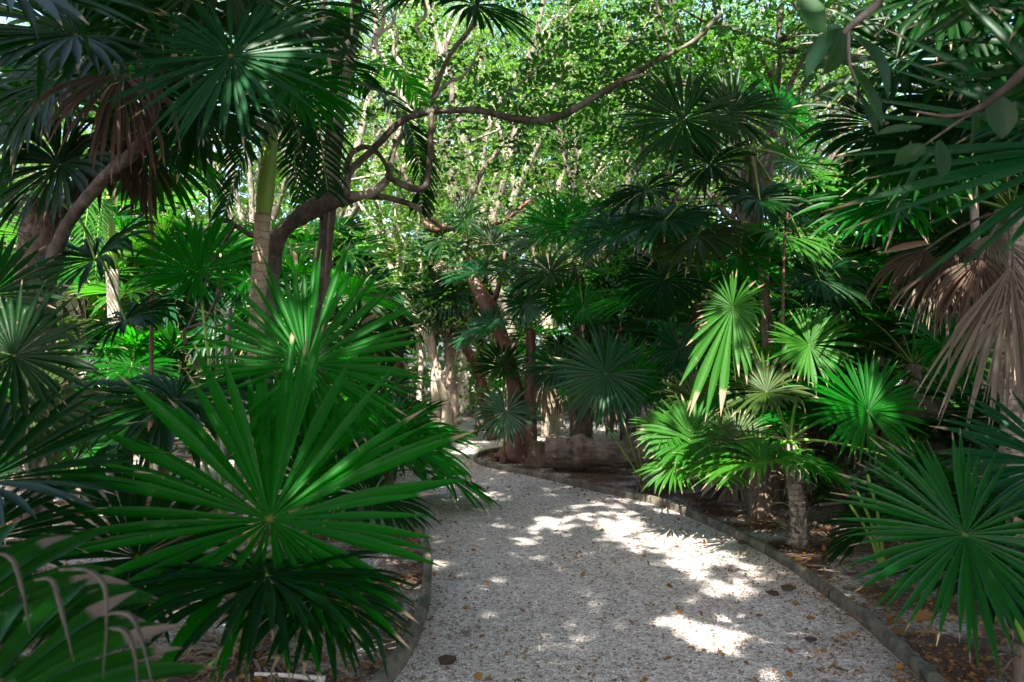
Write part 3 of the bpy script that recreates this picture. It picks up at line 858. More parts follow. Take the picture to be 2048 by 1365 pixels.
hero_leaf(p, b, 1466, 614, 6.1, 225, -107, (-.45, -.88, .15), 'lime', cr, .12, N=40, span=340, droop=.35, short=.80, fold=0, split=.6, kinks=.15, dryadd=.2)
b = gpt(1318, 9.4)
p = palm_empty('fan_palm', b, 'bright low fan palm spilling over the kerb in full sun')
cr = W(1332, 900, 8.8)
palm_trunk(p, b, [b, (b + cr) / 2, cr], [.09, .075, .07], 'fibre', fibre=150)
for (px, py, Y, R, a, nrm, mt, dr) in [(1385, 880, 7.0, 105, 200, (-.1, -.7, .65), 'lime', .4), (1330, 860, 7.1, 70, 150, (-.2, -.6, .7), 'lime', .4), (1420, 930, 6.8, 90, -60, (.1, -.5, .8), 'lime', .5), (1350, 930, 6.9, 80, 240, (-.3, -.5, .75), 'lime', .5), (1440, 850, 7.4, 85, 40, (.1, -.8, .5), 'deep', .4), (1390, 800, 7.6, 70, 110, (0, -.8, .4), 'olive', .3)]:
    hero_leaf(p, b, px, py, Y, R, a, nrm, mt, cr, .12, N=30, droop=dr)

b = gpt(1518, 7.9)
p = palm_empty('fan_palm', b, 'stubby shaggy palm trunk in the litter behind the kerb')
cr = W(1515, 880, 7.9)
palm_trunk(p, b, [b, (b + cr) / 2, cr], [.11, .085, .08], 'fibre', fibre=260)
auto_leaves(p, b, cr, 9, .6, .75, 5, 80, ('deep', 'dark'), 55, 30, droop=.4, skirt=0)

b = gpt(1690, 9.4)
p = palm_empty('fan_palm', b, 'fan palm with a dappled pale trunk in the dark bed behind the sunlit leaves')
cr = W(1690, 720, 9.4)
palm_trunk(p, b, [b, (b + cr) / 2, cr], [.11, .10, .09], 'palm', fibre=90)
auto_leaves(p, b, cr, 11, .75, .8, -20, 80, ('dark', 'deep', 'blue'), 60, 30, droop=.5, skirt=6)

# -- big dark leaf in front, right
b = V3(2.35, 3.7, 0)
p = palm_empty('fan_palm', b, 'dark glossy fan palm with one big flat star leaf beside the kerb')
cr = b + V3(0, 0, .25)
palm_trunk(p, b, [b, b + V3(0, 0, .15), cr], .06, 'fibre', fibre=40)
hero_leaf(p, b, 1930, 1070, 3.6, 262, -125, (-.1, -.80, .6), 'bluedeep', cr, .05, N=44, span=346, droop=.22, split=.5, cup=.06, kinks=0)
hero_leaf(p, b, 2120, 930, 3.9, 230, 170, (-.1, -.6, .75), 'blue', cr, .1, N=36, droop=.3)
hero_leaf(p, b, 1990, 1130, 3.9, 230, 200, (-.1, -.2, .95), 'dark', cr, .1, N=36, droop=.5, fore=True)
for (x2, y2, Y2) in [(1735, 950, 5.2), (1715, 985, 5.4), (1700, 1010, 5.6)]:
    a_ = gpt(1765, 5.6); c_ = W(x2, y2, Y2)
    m2 = MB(); tube(m2, [a_, (a_ + c_) / 2 + V3(.02, 0, .05), c_], [.012, .009], sides=6); m2.build('leaf_stalk', BM['petiole'], p, b)

# -- right edge palm with skirt of dead leaves
b = gpt(2035, 6.3)
p = palm_empty('fan_palm', b, 'stout palm trunk hung with a thick skirt of tan and rusty dead fans')
cr = W(2020, 420, 6.3)
palm_trunk(p, b, [b, W(2030, 850, 6.3), W(2015, 640, 6.3), cr], [.13, .11, .11, .12], 'palm', fibre=220)
for (px, py, Y, R, a, nrm, mt, dr) in [(1925, 490, 5.8, 150, -92, (-.2, -.9, .2), 'brown', 1.3), (1885, 540, 5.9, 130, -100, (-.3, -.8, .3), 'tan', 1.3), (1960, 520, 5.6, 190, -100, (-.1, -.9, .3), 'brown', .8), (1850, 500, 6, 130, -110, (-.4, -.7, .3), 'brown', 1.3),
                                      (2020, 535, 4.9, 320, -96, (-.25, -.95, .12), 'tan', .3), (2030, 600, 5.4, 220, -90, (.1, -.95, .2), 'tan', .6), (1980, 470, 6, 180, -95, (0, -.9, .3), 'tan', .9)]:
    hero_leaf(p, b, px, py, Y, R, a, nrm, mt, cr, .1, N=20 if Y < 5.2 else 26, span=72 if Y < 5.2 else 120, droop=dr * 1.3, irr=.13, kinks=.12, jit=.1, torn=.05, cup=-.04, name='dead_leaf', split=.5)
for (px, py, Y, R, a, nrm, mt, dr) in [(1880, 300, 5.6, 200, 190, (-.3, -.7, .6), 'dark', .5), (1950, 200, 5.9, 220, 140, (-.2, -.7, .3), 'dark', .4), (1780, 400, 5.9, 180, 200, (-.3, -.6, .7), 'deep', .6), (2080, 250, 5.4, 240, 60, (0, -.7, .3), 'dark', .4), (1960, 60, 5.2, 230, 200, (-.2, -.7, .5), 'dark', .5), (1800, 120, 5.8, 200, 190, (-.3, -.7, .5), 'dark', .6), (1900, -20, 5.0, 230, -100, (-.1, -.8, .4), 'dark', .5), (1760, 250, 6.2, 180, -120, (-.2, -.7, .5), 'dark', .8)]:
    hero_leaf(p, b, px, py, Y, R, a, nrm, mt, cr, .1, N=36, droop=dr)

# -- right edge, near: long blades reaching in
b = V3(2.6, 2.3, 0)
p = palm_empty('fan_palm', b, 'near fan palm sending long blue-green blades across the upper corner')
cr = V3(2.5, 2.35, 2.1)
palm_trunk(p, b, [b, V3(2.6, 2.35, 1), cr], [.09, .075, .07], 'fibre', fibre=100)
hero_leaf(p, b, 2210, 285, 2.75, 520, 205, (-.35, -.72, .60), 'blue', cr, .1, N=34, droop=.10, split=.36)
hero_leaf(p, b, 2230, 120, 2.9, 340, 185, (-.3, -.65, .7), 'dark', cr, .1, N=38, droop=.3)
hero_leaf(p, b, 2130, -60, 3.2, 330, 215, (-.3, -.75, .5), 'dark', cr, .1, N=38, droop=.35)
hero_leaf(p, b, 1990, -120, 3.6, 260, -110, (-.2, -.8, .3), 'dark', cr, .1, N=36, droop=.5)

auto_leaves(p, b, cr, 7, .7, .75, -20, 70, ('dark', 'blue'), 60, 30, near=True, azr=(-1.3, 1.0))

# -- dark pair of fans against the light
b = gpt(1545, 8.4)
p = palm_empty('fan_palm', b, 'tall fan palm holding dark backlit fans high against the bright canopy')
cr = W(1500, 300, 7.4)
palm_trunk(p, b, [b, W(1540, 800, 8.3), W(1525, 520, 8), cr], [.07, .05, .045, .045], 'fibre', fibre=90)
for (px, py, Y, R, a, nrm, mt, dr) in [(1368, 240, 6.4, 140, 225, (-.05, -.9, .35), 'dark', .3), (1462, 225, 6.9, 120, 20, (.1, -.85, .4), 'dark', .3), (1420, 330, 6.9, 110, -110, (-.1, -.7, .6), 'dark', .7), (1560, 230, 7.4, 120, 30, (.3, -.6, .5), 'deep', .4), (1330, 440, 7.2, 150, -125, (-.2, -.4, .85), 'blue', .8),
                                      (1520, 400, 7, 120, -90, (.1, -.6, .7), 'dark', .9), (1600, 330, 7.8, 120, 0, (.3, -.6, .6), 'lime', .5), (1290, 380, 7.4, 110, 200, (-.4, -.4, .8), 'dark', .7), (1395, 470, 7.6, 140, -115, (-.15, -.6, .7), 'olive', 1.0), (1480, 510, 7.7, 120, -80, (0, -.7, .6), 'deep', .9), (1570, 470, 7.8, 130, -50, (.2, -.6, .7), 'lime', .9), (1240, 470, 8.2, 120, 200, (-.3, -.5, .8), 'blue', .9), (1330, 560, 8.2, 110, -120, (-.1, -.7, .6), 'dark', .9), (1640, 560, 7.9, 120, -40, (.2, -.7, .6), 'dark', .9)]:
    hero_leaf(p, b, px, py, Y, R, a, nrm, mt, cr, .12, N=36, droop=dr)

# -- palms standing in the middle distance, each with its own place
MID = [  # px at ground, Y, trunk height m, leaves, R, mats, skirt, label
    (1290, 12.5, 2.6, 12, .8, ('dark', 'deep'), 4, 'dark fan palm rising behind the starry leaf, thatch under its crown'),
    (1420, 11.0, 2.3, 12, .75, ('deep', 'lime', 'dark'), 5, 'fan palm with fringed drooping leaves behind the blue-green fans'),
    (1640, 12.0, 3.0, 13, .85, ('lime', 'deep', 'dark'), 6, 'tall sunlit fan palm in the thicket above the bright translucent leaf'),
    (1780, 10.5, 2.4, 12, .8, ('deep', 'lime'), 5, 'fan palm with light-streaked blades left of the rusty dead fans'),
    (1830, 8.0, 1.5, 11, .75, ('dark', 'deep'), 5, 'shaded fan palm right behind the leaf half lit by the sun'),
    (1950, 9.0, 3.2, 12, .85, ('dark', 'blue'), 6, 'tall dark fan palm behind the stout trunk with dead fans'),
    (2120, 8.2, 2.8, 12, .85, ('dark', 'deep'), 4, 'fan palm crowding the edge beyond the stout trunk'),
    (1880, 12.5, 3.9, 13, .9, ('deep', 'lime', 'blue'), 6, 'high crowned fan palm with bright slanting blades below the bare branch'),
    (1560, 15.5, 3.4, 12, .85, ('lime', 'deep'), 5, 'far fan palm with sunny crown above the tall backlit fans palm'),
    (1410, 16.0, 3.0, 12, .85, ('lime', 'deep'), 5, 'yellowish green fan palm deep in the thicket, sun on its crown'),
    (330, 12.0, 2.5, 12, .75, ('blue', 'lime'), 5, 'pale bluish fan palm behind the hanging feather frond'),
    (420, 12.0, 2.6, 12, .8, ('deep', 'dark', 'blue'), 6, 'fan palm with a ragged straw skirt between the two feather palms'),
    (310, 13.0, 3.4, 12, .8, ('blue', 'lime'), 8, 'sun bleached fan palm with hanging straw in the clearing'),
    (130, 12.0, 3.0, 12, .8, ('lime', 'deep'), 8, 'fan palm lit from above behind the shaggy trunk'),
    (600, 10.5, 2.0, 12, .7, ('dark', 'deep'), 5, 'shady fan palm under the twisted tree'),
    (660, 14.0, 3.0, 12, .8, ('dark', 'blue'), 5, 'dark fan palm between the twisted tree and the whitish stems'),
    (800, 16.5, 3.0, 12, .8, ('dark', 'olive'), 7, 'fan palm with straw skirt close behind the whitish stems'),
    (960, 17.5, 3.2, 12, .85, ('dark', 'blue'), 5, 'fan palm behind the red tree where the path turns'),
    (150, 8.4, .5, 9, .65, ('dark', 'deep'), 0, 'low shaded fan palm beside the slim foot of the shaggy trunk'),
    (250, 9.6, 1.1, 10, .65, ('deep', 'dark'), 2, 'knee-high trunked fan palm in front of the pale green crownshaft palm'),
    (330, 9.8, .5, 9, .65, ('lime', 'olive'), 0, 'low yellow-green fan palm spreading in front of the clearing'),
    (640, 7.2, .5, 9, .6, ('dark', 'deep'), 0, 'knee-high dark fan palm under the ringed feather palm'),
    (780, 8.6, .35, 9, .6, ('deep', 'dark'), 0, 'low fan palm at the path edge near the whitish tree'),
    (700, 10.2, .8, 9, .65, ('dark', 'deep'), 2, 'small fan palm behind the low one at the path edge'),
    (1090, 16.0, 1.4, 10, .7, ('dark', 'deep'), 3, 'shadowed fan palm behind the slim red-brown trunk'),
    (1250, 15.5, 1.2, 10, .75, ('dark', 'deep'), 3, 'shadowed fan palm behind the pale boulder'),
    (1480, 9.0, .6, 9, .65, ('deep', 'dark'), 2, 'squat fan palm in the shade behind the stubby trunk'),
    (1600, 8.6, 1.0, 10, .7, ('deep', 'lime'), 3, 'fan palm just behind the arching leaf'),
    (2000, 7.0, .5, 9, .65, ('dark', 'blue'), 0, 'low dark fan palm at the foot of the stout trunk'),
    (1870, 5.6, .3, 7, .5, ('dark', 'deep'), 0, 'seedling fan palm behind the big flat star leaf'),
    (30, 9.5, 1.4, 10, .7, ('dark', 'olive'), 4, 'fan palm at the far edge with drab shaded leaves'),
    (520, 15.0, 3.2, 12, .85, ('dark', 'lime'), 6, 'fan palm far behind the ringed trunk, straw below its crown'),
    (220, 17.0, 3.6, 12, .9, ('lime', 'blue'), 6, 'bright fan palm at the back of the clearing'),
    (1720, 16.5, 4.2, 12, .95, ('lime', 'deep'), 5, 'tall fan palm far back under the leafy boughs'),
    (2000, 14.0, 4.0, 12, .95, ('lime', 'deep'), 5, 'tall fan palm far back behind the dead fans'),
]
for i, (px, Y, h, n, R, mats, sk, lab) in enumerate(MID):
    b = gpt(px, Y)
    grp = None
    p = palm_empty('fan_palm', b, lab, group='fan palms of the thicket')
    lean = rng.normal(size=2) * .12 * h * .4
    cr = b + V3(lean[0], lean[1], h)
    palm_trunk(p, b, [b, b + V3(lean[0] * .3, lean[1] * .3, h * .5), cr], [.10, .075, .085] if h > 1 else [.06, .05], 'fibre' if i % 3 else 'palm', fibre=int(60 + 30 * h))
    auto_leaves(p, b, cr, n, R, R * 1.0, -35 if h > 1.2 else 0, 80, mats, 60, 28, near=Y < 9, droop=.45, skirt=sk, skirt_mat='tan')

# hanging single fans seen from the high crowns over the path
b = V3(.35, -1.0, 0)
b = gpt(1010, 6.9) + V3(-1.9, -3.4, 0)
# ================================================================== broadleaf trees
def tree_root(name, base, label, group=None, cat='tree'):
    return tag(empty(name, base), label, cat, group)

def px_path(pts, Y):
    return [W(q[0], q[1], q[2] if len(q) > 2 else Y) for q in pts]

def limb(mb, pts, Y, r, sides=8, rough=.05):
    P = px_path(pts, Y)
    L = sum(np.linalg.norm(P[i + 1] - P[i]) for i in range(len(P) - 1))
    tube(mb, P, r, n=max(6, int(L / .08)), sides=sides, rough=rough)
    return P

def twig_clouds(tw, lf, along, spread, n, leaf, size=.32, nl=9, keep=None, center_dir=None, wide=1.0):
    """leafy twigs around points of branches"""
    A = np.asarray(along)
    k = rng.integers(0, len(A), n)
    C = A[k] + rng.normal(size=(n, 3)) * np.asarray(spread)
    D = rng.normal(size=(n, 3)) * V3(1, 1, .45)
    sprays(lf, C, D, size * (.7 + .6 * rng.random(n)), nl, leaf, keep, wide)

# -- twisted tree
base = gpt(500, 7.9)
t = tree_root('twisted_tree', base, 'twisted dark tree whose long bough reaches across the view over the path')
mb = MB()
limb(mb, [(500, 1000, 7.9), (520, 720, 7.8), (535, 560, 7.7), (556, 476, 7.6), (610, 428, 7.5), (660, 402, 7.5), (692, 392, 7.5)], 7.5, [.14, .12, .105, .098, .092, .085, .10], 14, .07)
mb.build('trunk', BM['brown'], t, base)
BR_T = [
    ([(680, 395), (662, 330), (672, 270), (685, 205), (695, 140), (712, 60), (722, -40)], 7.5, [.085, .075, .065, .06, .05, .045, .04], 'grey'),
    ([(692, 392), (700, 345), (745, 300), (800, 245), (835, 230), (880, 222), (960, 222), (1020, 236), (1080, 241), (1130, 228), (1180, 200), (1240, 165), (1290, 135), (1340, 108), (1390, 80), (1440, 30)], 7.4, [.07, .06, .055, .05, .05, .047, .045, .045, .045, .042, .04, .038, .036, .034, .03, .025], 'brown'),
    ([(692, 392), (740, 388), (775, 358), (783, 320), (792, 290), (810, 262)], 7.5, [.07, .05, .042, .04, .036, .03], 'grey'),
    ([(775, 352), (800, 368), (845, 378), (858, 340), (862, 250), (868, 190), (900, 110), (945, 50), (960, -30)], 7.4, [.045, .04, .04, .04, .038, .036, .033, .03, .025], 'brown'),
    ([(694, 345), (700, 310), (735, 292), (765, 318), (778, 345)], 7.45, [.04, .035, .033, .03, .03], 'brown'),
    ([(690, 400), (740, 392), (800, 402), (850, 425), (880, 455), (910, 460)], 7.6, [.05, .042, .036, .03, .025, .018], 'brown'),
    ([(540, 480), (500, 470), (470, 450), (440, 440), (400, 470)], 7.8, [.05, .04, .035, .03, .02], 'brown'),
    ([(868, 200), (890, 170), (935, 145), (960, 90)], 7.3, [.025, .02, .016, .01], 'grey'),
    ([(1010, 195), (1060, 150), (1110, 110), (1170, 85)], 7.9, [.016, .014, .012, .008], 'grey'),
    ([(1250, 160), (1300, 150), (1340, 175)], 7.3, [.02, .014, .01], 'grey'),
    ([(1340, 108), (1330, 60), (1310, 0), (1300, -60)], 7.4, [.022, .018, .015, .01], 'grey'),
    ([(470, 450), (430, 520), (400, 600), (375, 660)], 7.7, [.025, .022, .018, .012], 'brown'),
]
bough = []
for pts, Y, r, mt in BR_T:
    mb = MB()
    P = limb(mb, pts, Y, [q * .74 for q in r], 10, .11)
    mb.build('branch', BM[mt], t, base)
    bough.append(spline(P, 30))
lf = MB()
alongB = np.concatenate([bough[1][8:], bough[3][14:], bough[8], bough[9], bough[10], bough[0][16:]])
twig_clouds(None, lf, alongB + V3(0, .55, 0), (.55, .5, .36), 700, .062, .36, 9)
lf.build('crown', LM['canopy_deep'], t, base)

# -- red peeling tree
base = G(1025, 922)
t = tree_root('red_bark_tree', base, 'leaning tree with red peeling bark where the path forks')
mb = MB()
P = limb(mb, [(1018, 926, 12.2), (1028, 890, 12.3), (1032, 840, 12.4), (1030, 780, 12.5), (1016, 720, 12.6), (998, 660, 12.7), (975, 610, 12.8), (955, 575, 12.9), (940, 530, 13), (930, 470, 13), (922, 420, 13)], 12.5, [.22, .14, .118, .115, .112, .12, .15, .12, .08, .07, .06], 14, .06)
for k in range(5):
    a = -2.6 + k * .55
    q = base + V3(math.cos(a) * .38, math.sin(a) * .3, .0)
    tube(mb, [W(1026, 885, 12.3), (base + q) / 2 + V3(0, 0, .13), q - V3(0, 0, .05)], [.10, .07, .03], n=6, sides=7, rough=.04)
mb.build('trunk', BM['red'], t, base)
al = []
for pts, Y, r in [([(928, 462), (900, 452), (868, 458), (845, 440)], 13, [.10, .085, .07, .03]), ([(930, 465), (960, 452), (1010, 440), (1060, 400)], 13, [.08, .06, .04, .03]), ([(955, 575), (985, 600), (1000, 560), (1010, 500)], 12.9, [.06, .05, .03, .02]),
                  ([(922, 425), (905, 360), (890, 300), (905, 200), (890, 80)], 13, [.08, .07, .06, .05, .03]), ([(925, 430), (960, 350), (1010, 280), (1060, 160)], 13.2, [.06, .05, .04, .03]), ([(870, 455), (840, 400), (800, 330), (770, 200)], 13, [.05, .04, .03, .02])]:
    mb = MB(); P = limb(mb, pts, Y, r, 8, .05); mb.build('branch', BM['red' if len(al) < 3 else 'brown'], t, base); al.append(spline(P, 16))
lf = MB(); twig_clouds(None, lf, np.concatenate([a[5:] for a in al]), (.8, .7, .6), 650, .07, .42, 9)
lf.build('crown', LM['canopy'], t, base)

# second, thinner red stem further back
base = gpt(972, 15.5)
t = tree_root('red_bark_tree', base, 'thin red-brown trunk leaning behind the leaf at the red tree foot')
mb = MB(); P = limb(mb, [(985, 880, 15.5), (975, 810), (955, 740), (925, 680), (905, 600), (870, 480)], 15.5, [.11, .10, .09, .07, .06, .04], 10)
mb.build('trunk', BM['red'], t, base)
lf = MB(); twig_clouds(None, lf, spline(P, 20)[13:], (.9, .8, .8), 200, .07, .42, 9); lf.build('crown', LM['canopy'], t, base)

# -- whitish many stemmed tree
base = gpt(888, 14.6)
t = tree_root('many_stemmed_tree', base, 'whitish many stemmed tree standing behind the far pale kerb')
al = []
for pts, Y, r in [([(878, 884, 14.6), (872, 800), (868, 720), (845, 660), (812, 605), (790, 555), (765, 500), (745, 450), (700, 380)], 14.5, [.14, .115, .10, .095, .085, .08, .07, .05, .04]),
                  ([(868, 720), (852, 640), (838, 560), (842, 540), (835, 480), (840, 400)], 14.4, [.07, .08, .085, .07, .045, .03]),
                  ([(885, 880), (892, 820), (880, 760), (868, 700), (866, 640)], 14.3, [.13, .11, .09, .08, .06]),
                  ([(893, 880), (900, 790), (905, 730), (920, 660), (950, 600), (960, 560)], 14.5, [.12, .095, .08, .06, .05, .03]),
                  ([(902, 880), (912, 800), (925, 745)], 14.7, [.10, .08, .04]), ([(845, 880), (838, 800), (842, 720), (830, 640)], 14.9, [.10, .085, .07, .05]),
                  ([(790, 555), (795, 500), (770, 450), (755, 400)], 14.5, [.045, .04, .03, .025]), ([(812, 605), (800, 560), (810, 500), (790, 430), (800, 350)], 14.6, [.05, .045, .04, .03, .02])]:
    mb = MB(); P = limb(mb, pts, Y, [q * .66 for q in r], 10, .06); mb.build('stem', BM['pale'], t, base); al.append(spline(P, 16))
lf = MB(); twig_clouds(None, lf, np.concatenate([al[0][13:], al[1][12:], al[6][10:], al[7][10:], al[7][12:] + V3(0, 0, 1)]), (.8, .7, .6), 420, .07, .4, 9)
lf.build('crown', LM['canopy'], t, base)

# -- pale bare limbs in the light further back, and the wood behind
FAR = [ # px, Y, fork height, crown z, crown radius, sprays, bark, label
    (1120, 17.0, 3.2, 6.2, 2.4, 1300, 'pale', 'sunlit tree with forking pale trunk behind the bright upright palm crown'),
    (1200, 20.0, 4.2, 7.8, 2.8, 1300, 'pale', 'taller sunlit tree behind the forking pale one'),
    (760, 20.0, 4.0, 7.2, 2.8, 1300, 'grey', 'leafy tree behind the twisted tree, grey limbs in the light'),
    (930, 22.0, 4.2, 8.4, 3.0, 1300, 'pale', 'tall leafy tree above the red tree, sky between its leaves'),
    (1060, 25.0, 5.0, 10.0, 3.4, 1300, 'grey', 'tallest tree closing the view over the path'),
    (1360, 18.0, 4.0, 6.8, 2.6, 1400, 'brown', 'leafy tree above the dark backlit fans'),
    (1480, 10.8, 3.4, 5.0, 1.6, 1300, 'brown', 'bushy tree with fine bright leaves hanging over the right bed'),
    (1640, 19.0, 4.2, 7.6, 3.0, 1300, 'grey', 'leafy tree behind the slanting bright blades'),
    (1850, 21.0, 4.6, 8.4, 3.2, 1300, 'brown', 'tree closing the thicket beyond the stout trunk'),
    (540, 19.0, 3.8, 6.8, 2.7, 1300, 'grey', 'leafy tree beyond the ringed feather palm'),
    (300, 22.0, 4.2, 7.4, 3.2, 1300, 'grey', 'tree behind the clearing where straw skirts hang'),
    (20, 18.0, 3.8, 6.4, 2.8, 1100, 'brown', 'tree behind the shaggy trunk at the edge'),
    (1260, 13.2, 3.0, 4.7, 1.5, 600, 'brown', 'slim tree whose fine leaves hang in front of the sunlit ones'),
]
FAR += [
    (1000, 16.0, 3.6, 7.4, 2.6, 1500, 'pale', 'fine leaved tree whose boughs fill the gap above the slim red-brown trunk'),
    (680, 15.5, 3.8, 7.0, 2.5, 1300, 'grey', 'tree leaning in from behind the grey upright branch'),
    (1300, 23.0, 5.0, 9.5, 3.2, 1300, 'pale', 'far tree with pale limbs above the starry leaf'),
    (850, 27.0, 5.5, 11.0, 3.6, 1300, 'grey', 'tall far tree with blue sky showing through its top'),
    (1560, 26.0, 5.5, 11.0, 3.8, 1300, 'grey', 'tall far tree behind the backlit fans'),
]
for (px, Y, fh, cz, cr_, ns, bk, lab) in FAR:
    base = gpt(px, Y)
    t = tree_root('broadleaf_tree', base, lab, 'broadleaf trees of the wood')
    mb = MB()
    top = base + V3(rng.normal() * .3, rng.normal() * .3, fh)
    tube(mb, [base - V3(0, 0, .1), base + V3(rng.normal() * .15, 0, fh * .5), top], [.17, .12, .11], n=16, sides=9, rough=.05)
    cl = []
    nb = 13
    cr_ *= 1.12; cz *= 1.06; ns = int(ns * 1.9)
    lw = .6 if Y < 12 else 1.0
    for k in range(nb):
        az = k * 2.4 + rng.random(); rr = cr_ * (.35 + .6 * rng.random())
        c = V3(base[0] + math.cos(az) * rr, base[1] + math.sin(az) * rr * .8, cz + (rng.random() - .5) * cr_ * 1.6)
        if k < 2: c[2] = fh * .75 + rng.random() * .6
        m_ = (top + c) / 2 + rng.normal(size=3) * .25
        tube(mb, [top - V3(0, 0, .3 * rng.random()), m_, c], [.085 * lw, .06 * lw, .03 * lw], n=10, sides=6, rough=.05)
        for q in range(3):
            e = c + rng.normal(size=3) * cr_ * .32
            tube(mb, [m_ * .4 + c * .6, (m_ + c + e * 2) / 4 + rng.normal(size=3) * .1, e], [.034, .024, .012], n=6, sides=4)
            cl.append(e)
        cl.append(c)
    for k in range(12):
        c = np.asarray(cl[int(rng.integers(len(cl)))]); s_ = top + (c - top) * rng.random()
        e = s_ + rng.normal(size=3) * V3(.9, .9, .8) + V3(0, 0, .3)
        tube(mb, [s_, (s_ + e) / 2 + rng.normal(size=3) * .22, e], [.018, .012, .005], n=7, sides=4, rough=.08)
    mb.build('trunk', BM['grey' if bk == 'pale' and px not in (1120, 1300) else bk], t, base)
    lf = MB(); twig_clouds(None, lf, cl, (cr_ * .20, cr_ * .20, cr_ * .15), ns, .078 if Y > 16 else .056, .5 if Y > 16 else .34, 8)
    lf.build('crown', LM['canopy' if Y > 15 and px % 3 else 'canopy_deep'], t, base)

# far wood: one mass of leaves that closes the view
lf = MB()
n = 38000
az = rng.uniform(-1.0, 1.0, n); rr = rng.uniform(24, 34, n)
zz = rng.uniform(0, 1, n) ** 1.1 * (11.0 + 2.2 * np.sin(az * 23) + 1.2 * np.sin(az * 51 + 2))
cc = np.stack([np.sin(az) * rr, np.cos(az) * rr, zz], 1)
clump = np.sin(cc[:, 0] * 1.7 + 3 * np.sin(cc[:, 2] * 1.1)) + np.sin(cc[:, 2] * 2.1 + cc[:, 1]) > -.7
cc = cc[clump]
leaves(lf, cc, rng.normal(size=cc.shape) * V3(1, 1, .6), rng.normal(size=cc.shape) + V3(0, -.3, .8), .28 + .22 * rng.random(len(cc)), 1.0)
tag(lf.build('far_wood_foliage', LM['canopy']), 'leafy green far wood closing the view behind the trees', 'foliage', kind='stuff')

# low dark undergrowth between the palms
lf = MB()
cc = []
for (x0, x1, y0, y1, n, h) in [(-14, -2.6, 12.5, 22, 2600, 1.0), (2.2, 15, 10.5, 20, 2600, 1.1), (-10, -5.5, 6.5, 8, 300, .5), (3.2, 8, 6.5, 10.5, 700, .7), (-12, 13, 20.5, 25, 3000, 2.0)]:
    q = np.stack([rng.uniform(x0, x1, n), rng.uniform(y0, y1, n), rng.random(n) ** 1.4 * h], 1)
    f = np.sin(q[:, 0] * 2.3 + 1.3 * np.sin(q[:, 1] * 1.9)) + np.cos(q[:, 1] * 2.7) > -.35
    q[:, 2] *= .5 + .5 * (np.sin(q[:, 0] * 1.9) * np.cos(q[:, 1] * 1.3)) ** 2 + .25
    cc.append(q[f])
cc = np.concatenate(cc)
sprays(lf, cc, rng.normal(size=cc.shape) * V3(1, 1, .5) + V3(0, 0, .4), .28 + .2 * rng.random(len(cc)), 7, .085)
tag(lf.build('undergrowth', LM['canopy_deep']), 'low leafy undergrowth between the palm trunks', 'undergrowth', kind='stuff')

# ------------------------------------------------------------------ unseen canopy behind and above the camera, shaped to shade and dapple the path
CAN = [(-3.6, -3.8, 'unseen spreading shade tree with leafy boughs arching high over the path'), (4.2, -3.0, 'second unseen shade tree, its boughs meeting the first above the gravel'), (-6.0, 1.0, 'unseen shade tree rising at the edge of the left palms'), (6.2, 2.2, 'unseen shade tree standing beyond the right palms')]
ns_total = 40000
n = ns_total
C = np.stack([rng.uniform(-10, 10, n), rng.uniform(-8.5, 8.5, n), rng.uniform(6.3, 8.3, n)], 1)
C[:, 2] += .05 * np.abs(C[:, 0])
nzv = np.sin(C[:, 0] * 1.9 + 2 * np.sin(C[:, 1] * 1.3)) + np.sin(C[:, 1] * 2.3 + C[:, 0] * .7)
keepc = (nzv > -1.75) | (C[:, 1] < 1)
keepc &= ~((C[:, 0] < -2.6) & (C[:, 1] > 3.5)) & ((C[:, 1] < 5.5) | (rng.random(n) < .8))
C = C[keepc]
own = np.argmin(np.stack([(C[:, 0] - q[0]) ** 2 + (C[:, 1] - q[1]) ** 2 for q in CAN], 1), 1)
for k, (x, y, lab) in enumerate(CAN):
    base = V3(x, y, 0)
    t = tree_root('shade_tree', base, lab, 'shade trees over the path')
    mb = MB()
    top = base + V3(0, 0, 5.2)
    tube(mb, [base - V3(0, 0, .1), base + V3(.2, .1, 2.6), top], [.24, .18, .15], n=16, sides=10, rough=.05)
    mine = C[own == k]
    idx = rng.choice(len(mine), 26, replace=False)
    for e in mine[idx]:
        tube(mb, [top, (top + e) / 2 + V3(0, 0, .5) + rng.normal(size=3) * .2, e], [.07, .045, .012], n=9, sides=6, rough=.05)
    mb.build('trunk', BM['grey'], t, base)
    lf = MB()
    D = rng.normal(size=mine.shape) * V3(1, 1, .35)
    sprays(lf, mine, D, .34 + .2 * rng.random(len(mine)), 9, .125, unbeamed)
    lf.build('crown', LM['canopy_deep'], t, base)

# ------------------------------------------------------------------ sea-grape like branch at the upper right, close
base = V3(2.1, 1.6, 0)
t = tag(empty('round_leaved_shrub', base), 'shrub branch with big round leaves, one catching the light, near the top corner', 'shrub')
mb = MB()
tube(mb, [base, V3(2.0, 1.9, 1.2), W(2120, 60, 2.5), W(2060, 130, 2.5), W(2020, 170, 2.5), W(1960, 215, 2.55), W(1900, 233, 2.6), W(1820, 222, 2.7)], [.03, .025, .02, .018, .014, .010, .007, .004], n=40, sides=7, rough=.05)
tube(mb, [W(2110, 40, 2.5), W(1960, -70, 2.4), W(1800, -40, 2.5), W(1750, 12, 2.5), W(1695, 58, 2.5), W(1690, 70, 2.5)], [.018, .016, .014, .012, .009, .004], n=24, sides=7, rough=.05)
tube(mb, [W(1697, 60, 2.5), W(1700, 130, 2.5), W(1720, 190, 2.55)], [.006, .005, .003], n=8, sides=5)
tube(mb, [W(1960, 215, 2.55), W(1900, 255, 2.6), W(1850, 290, 2.6)], [.007, .005, .003], n=8, sides=5)
mb.build('branch', BM['brown'], t, base)
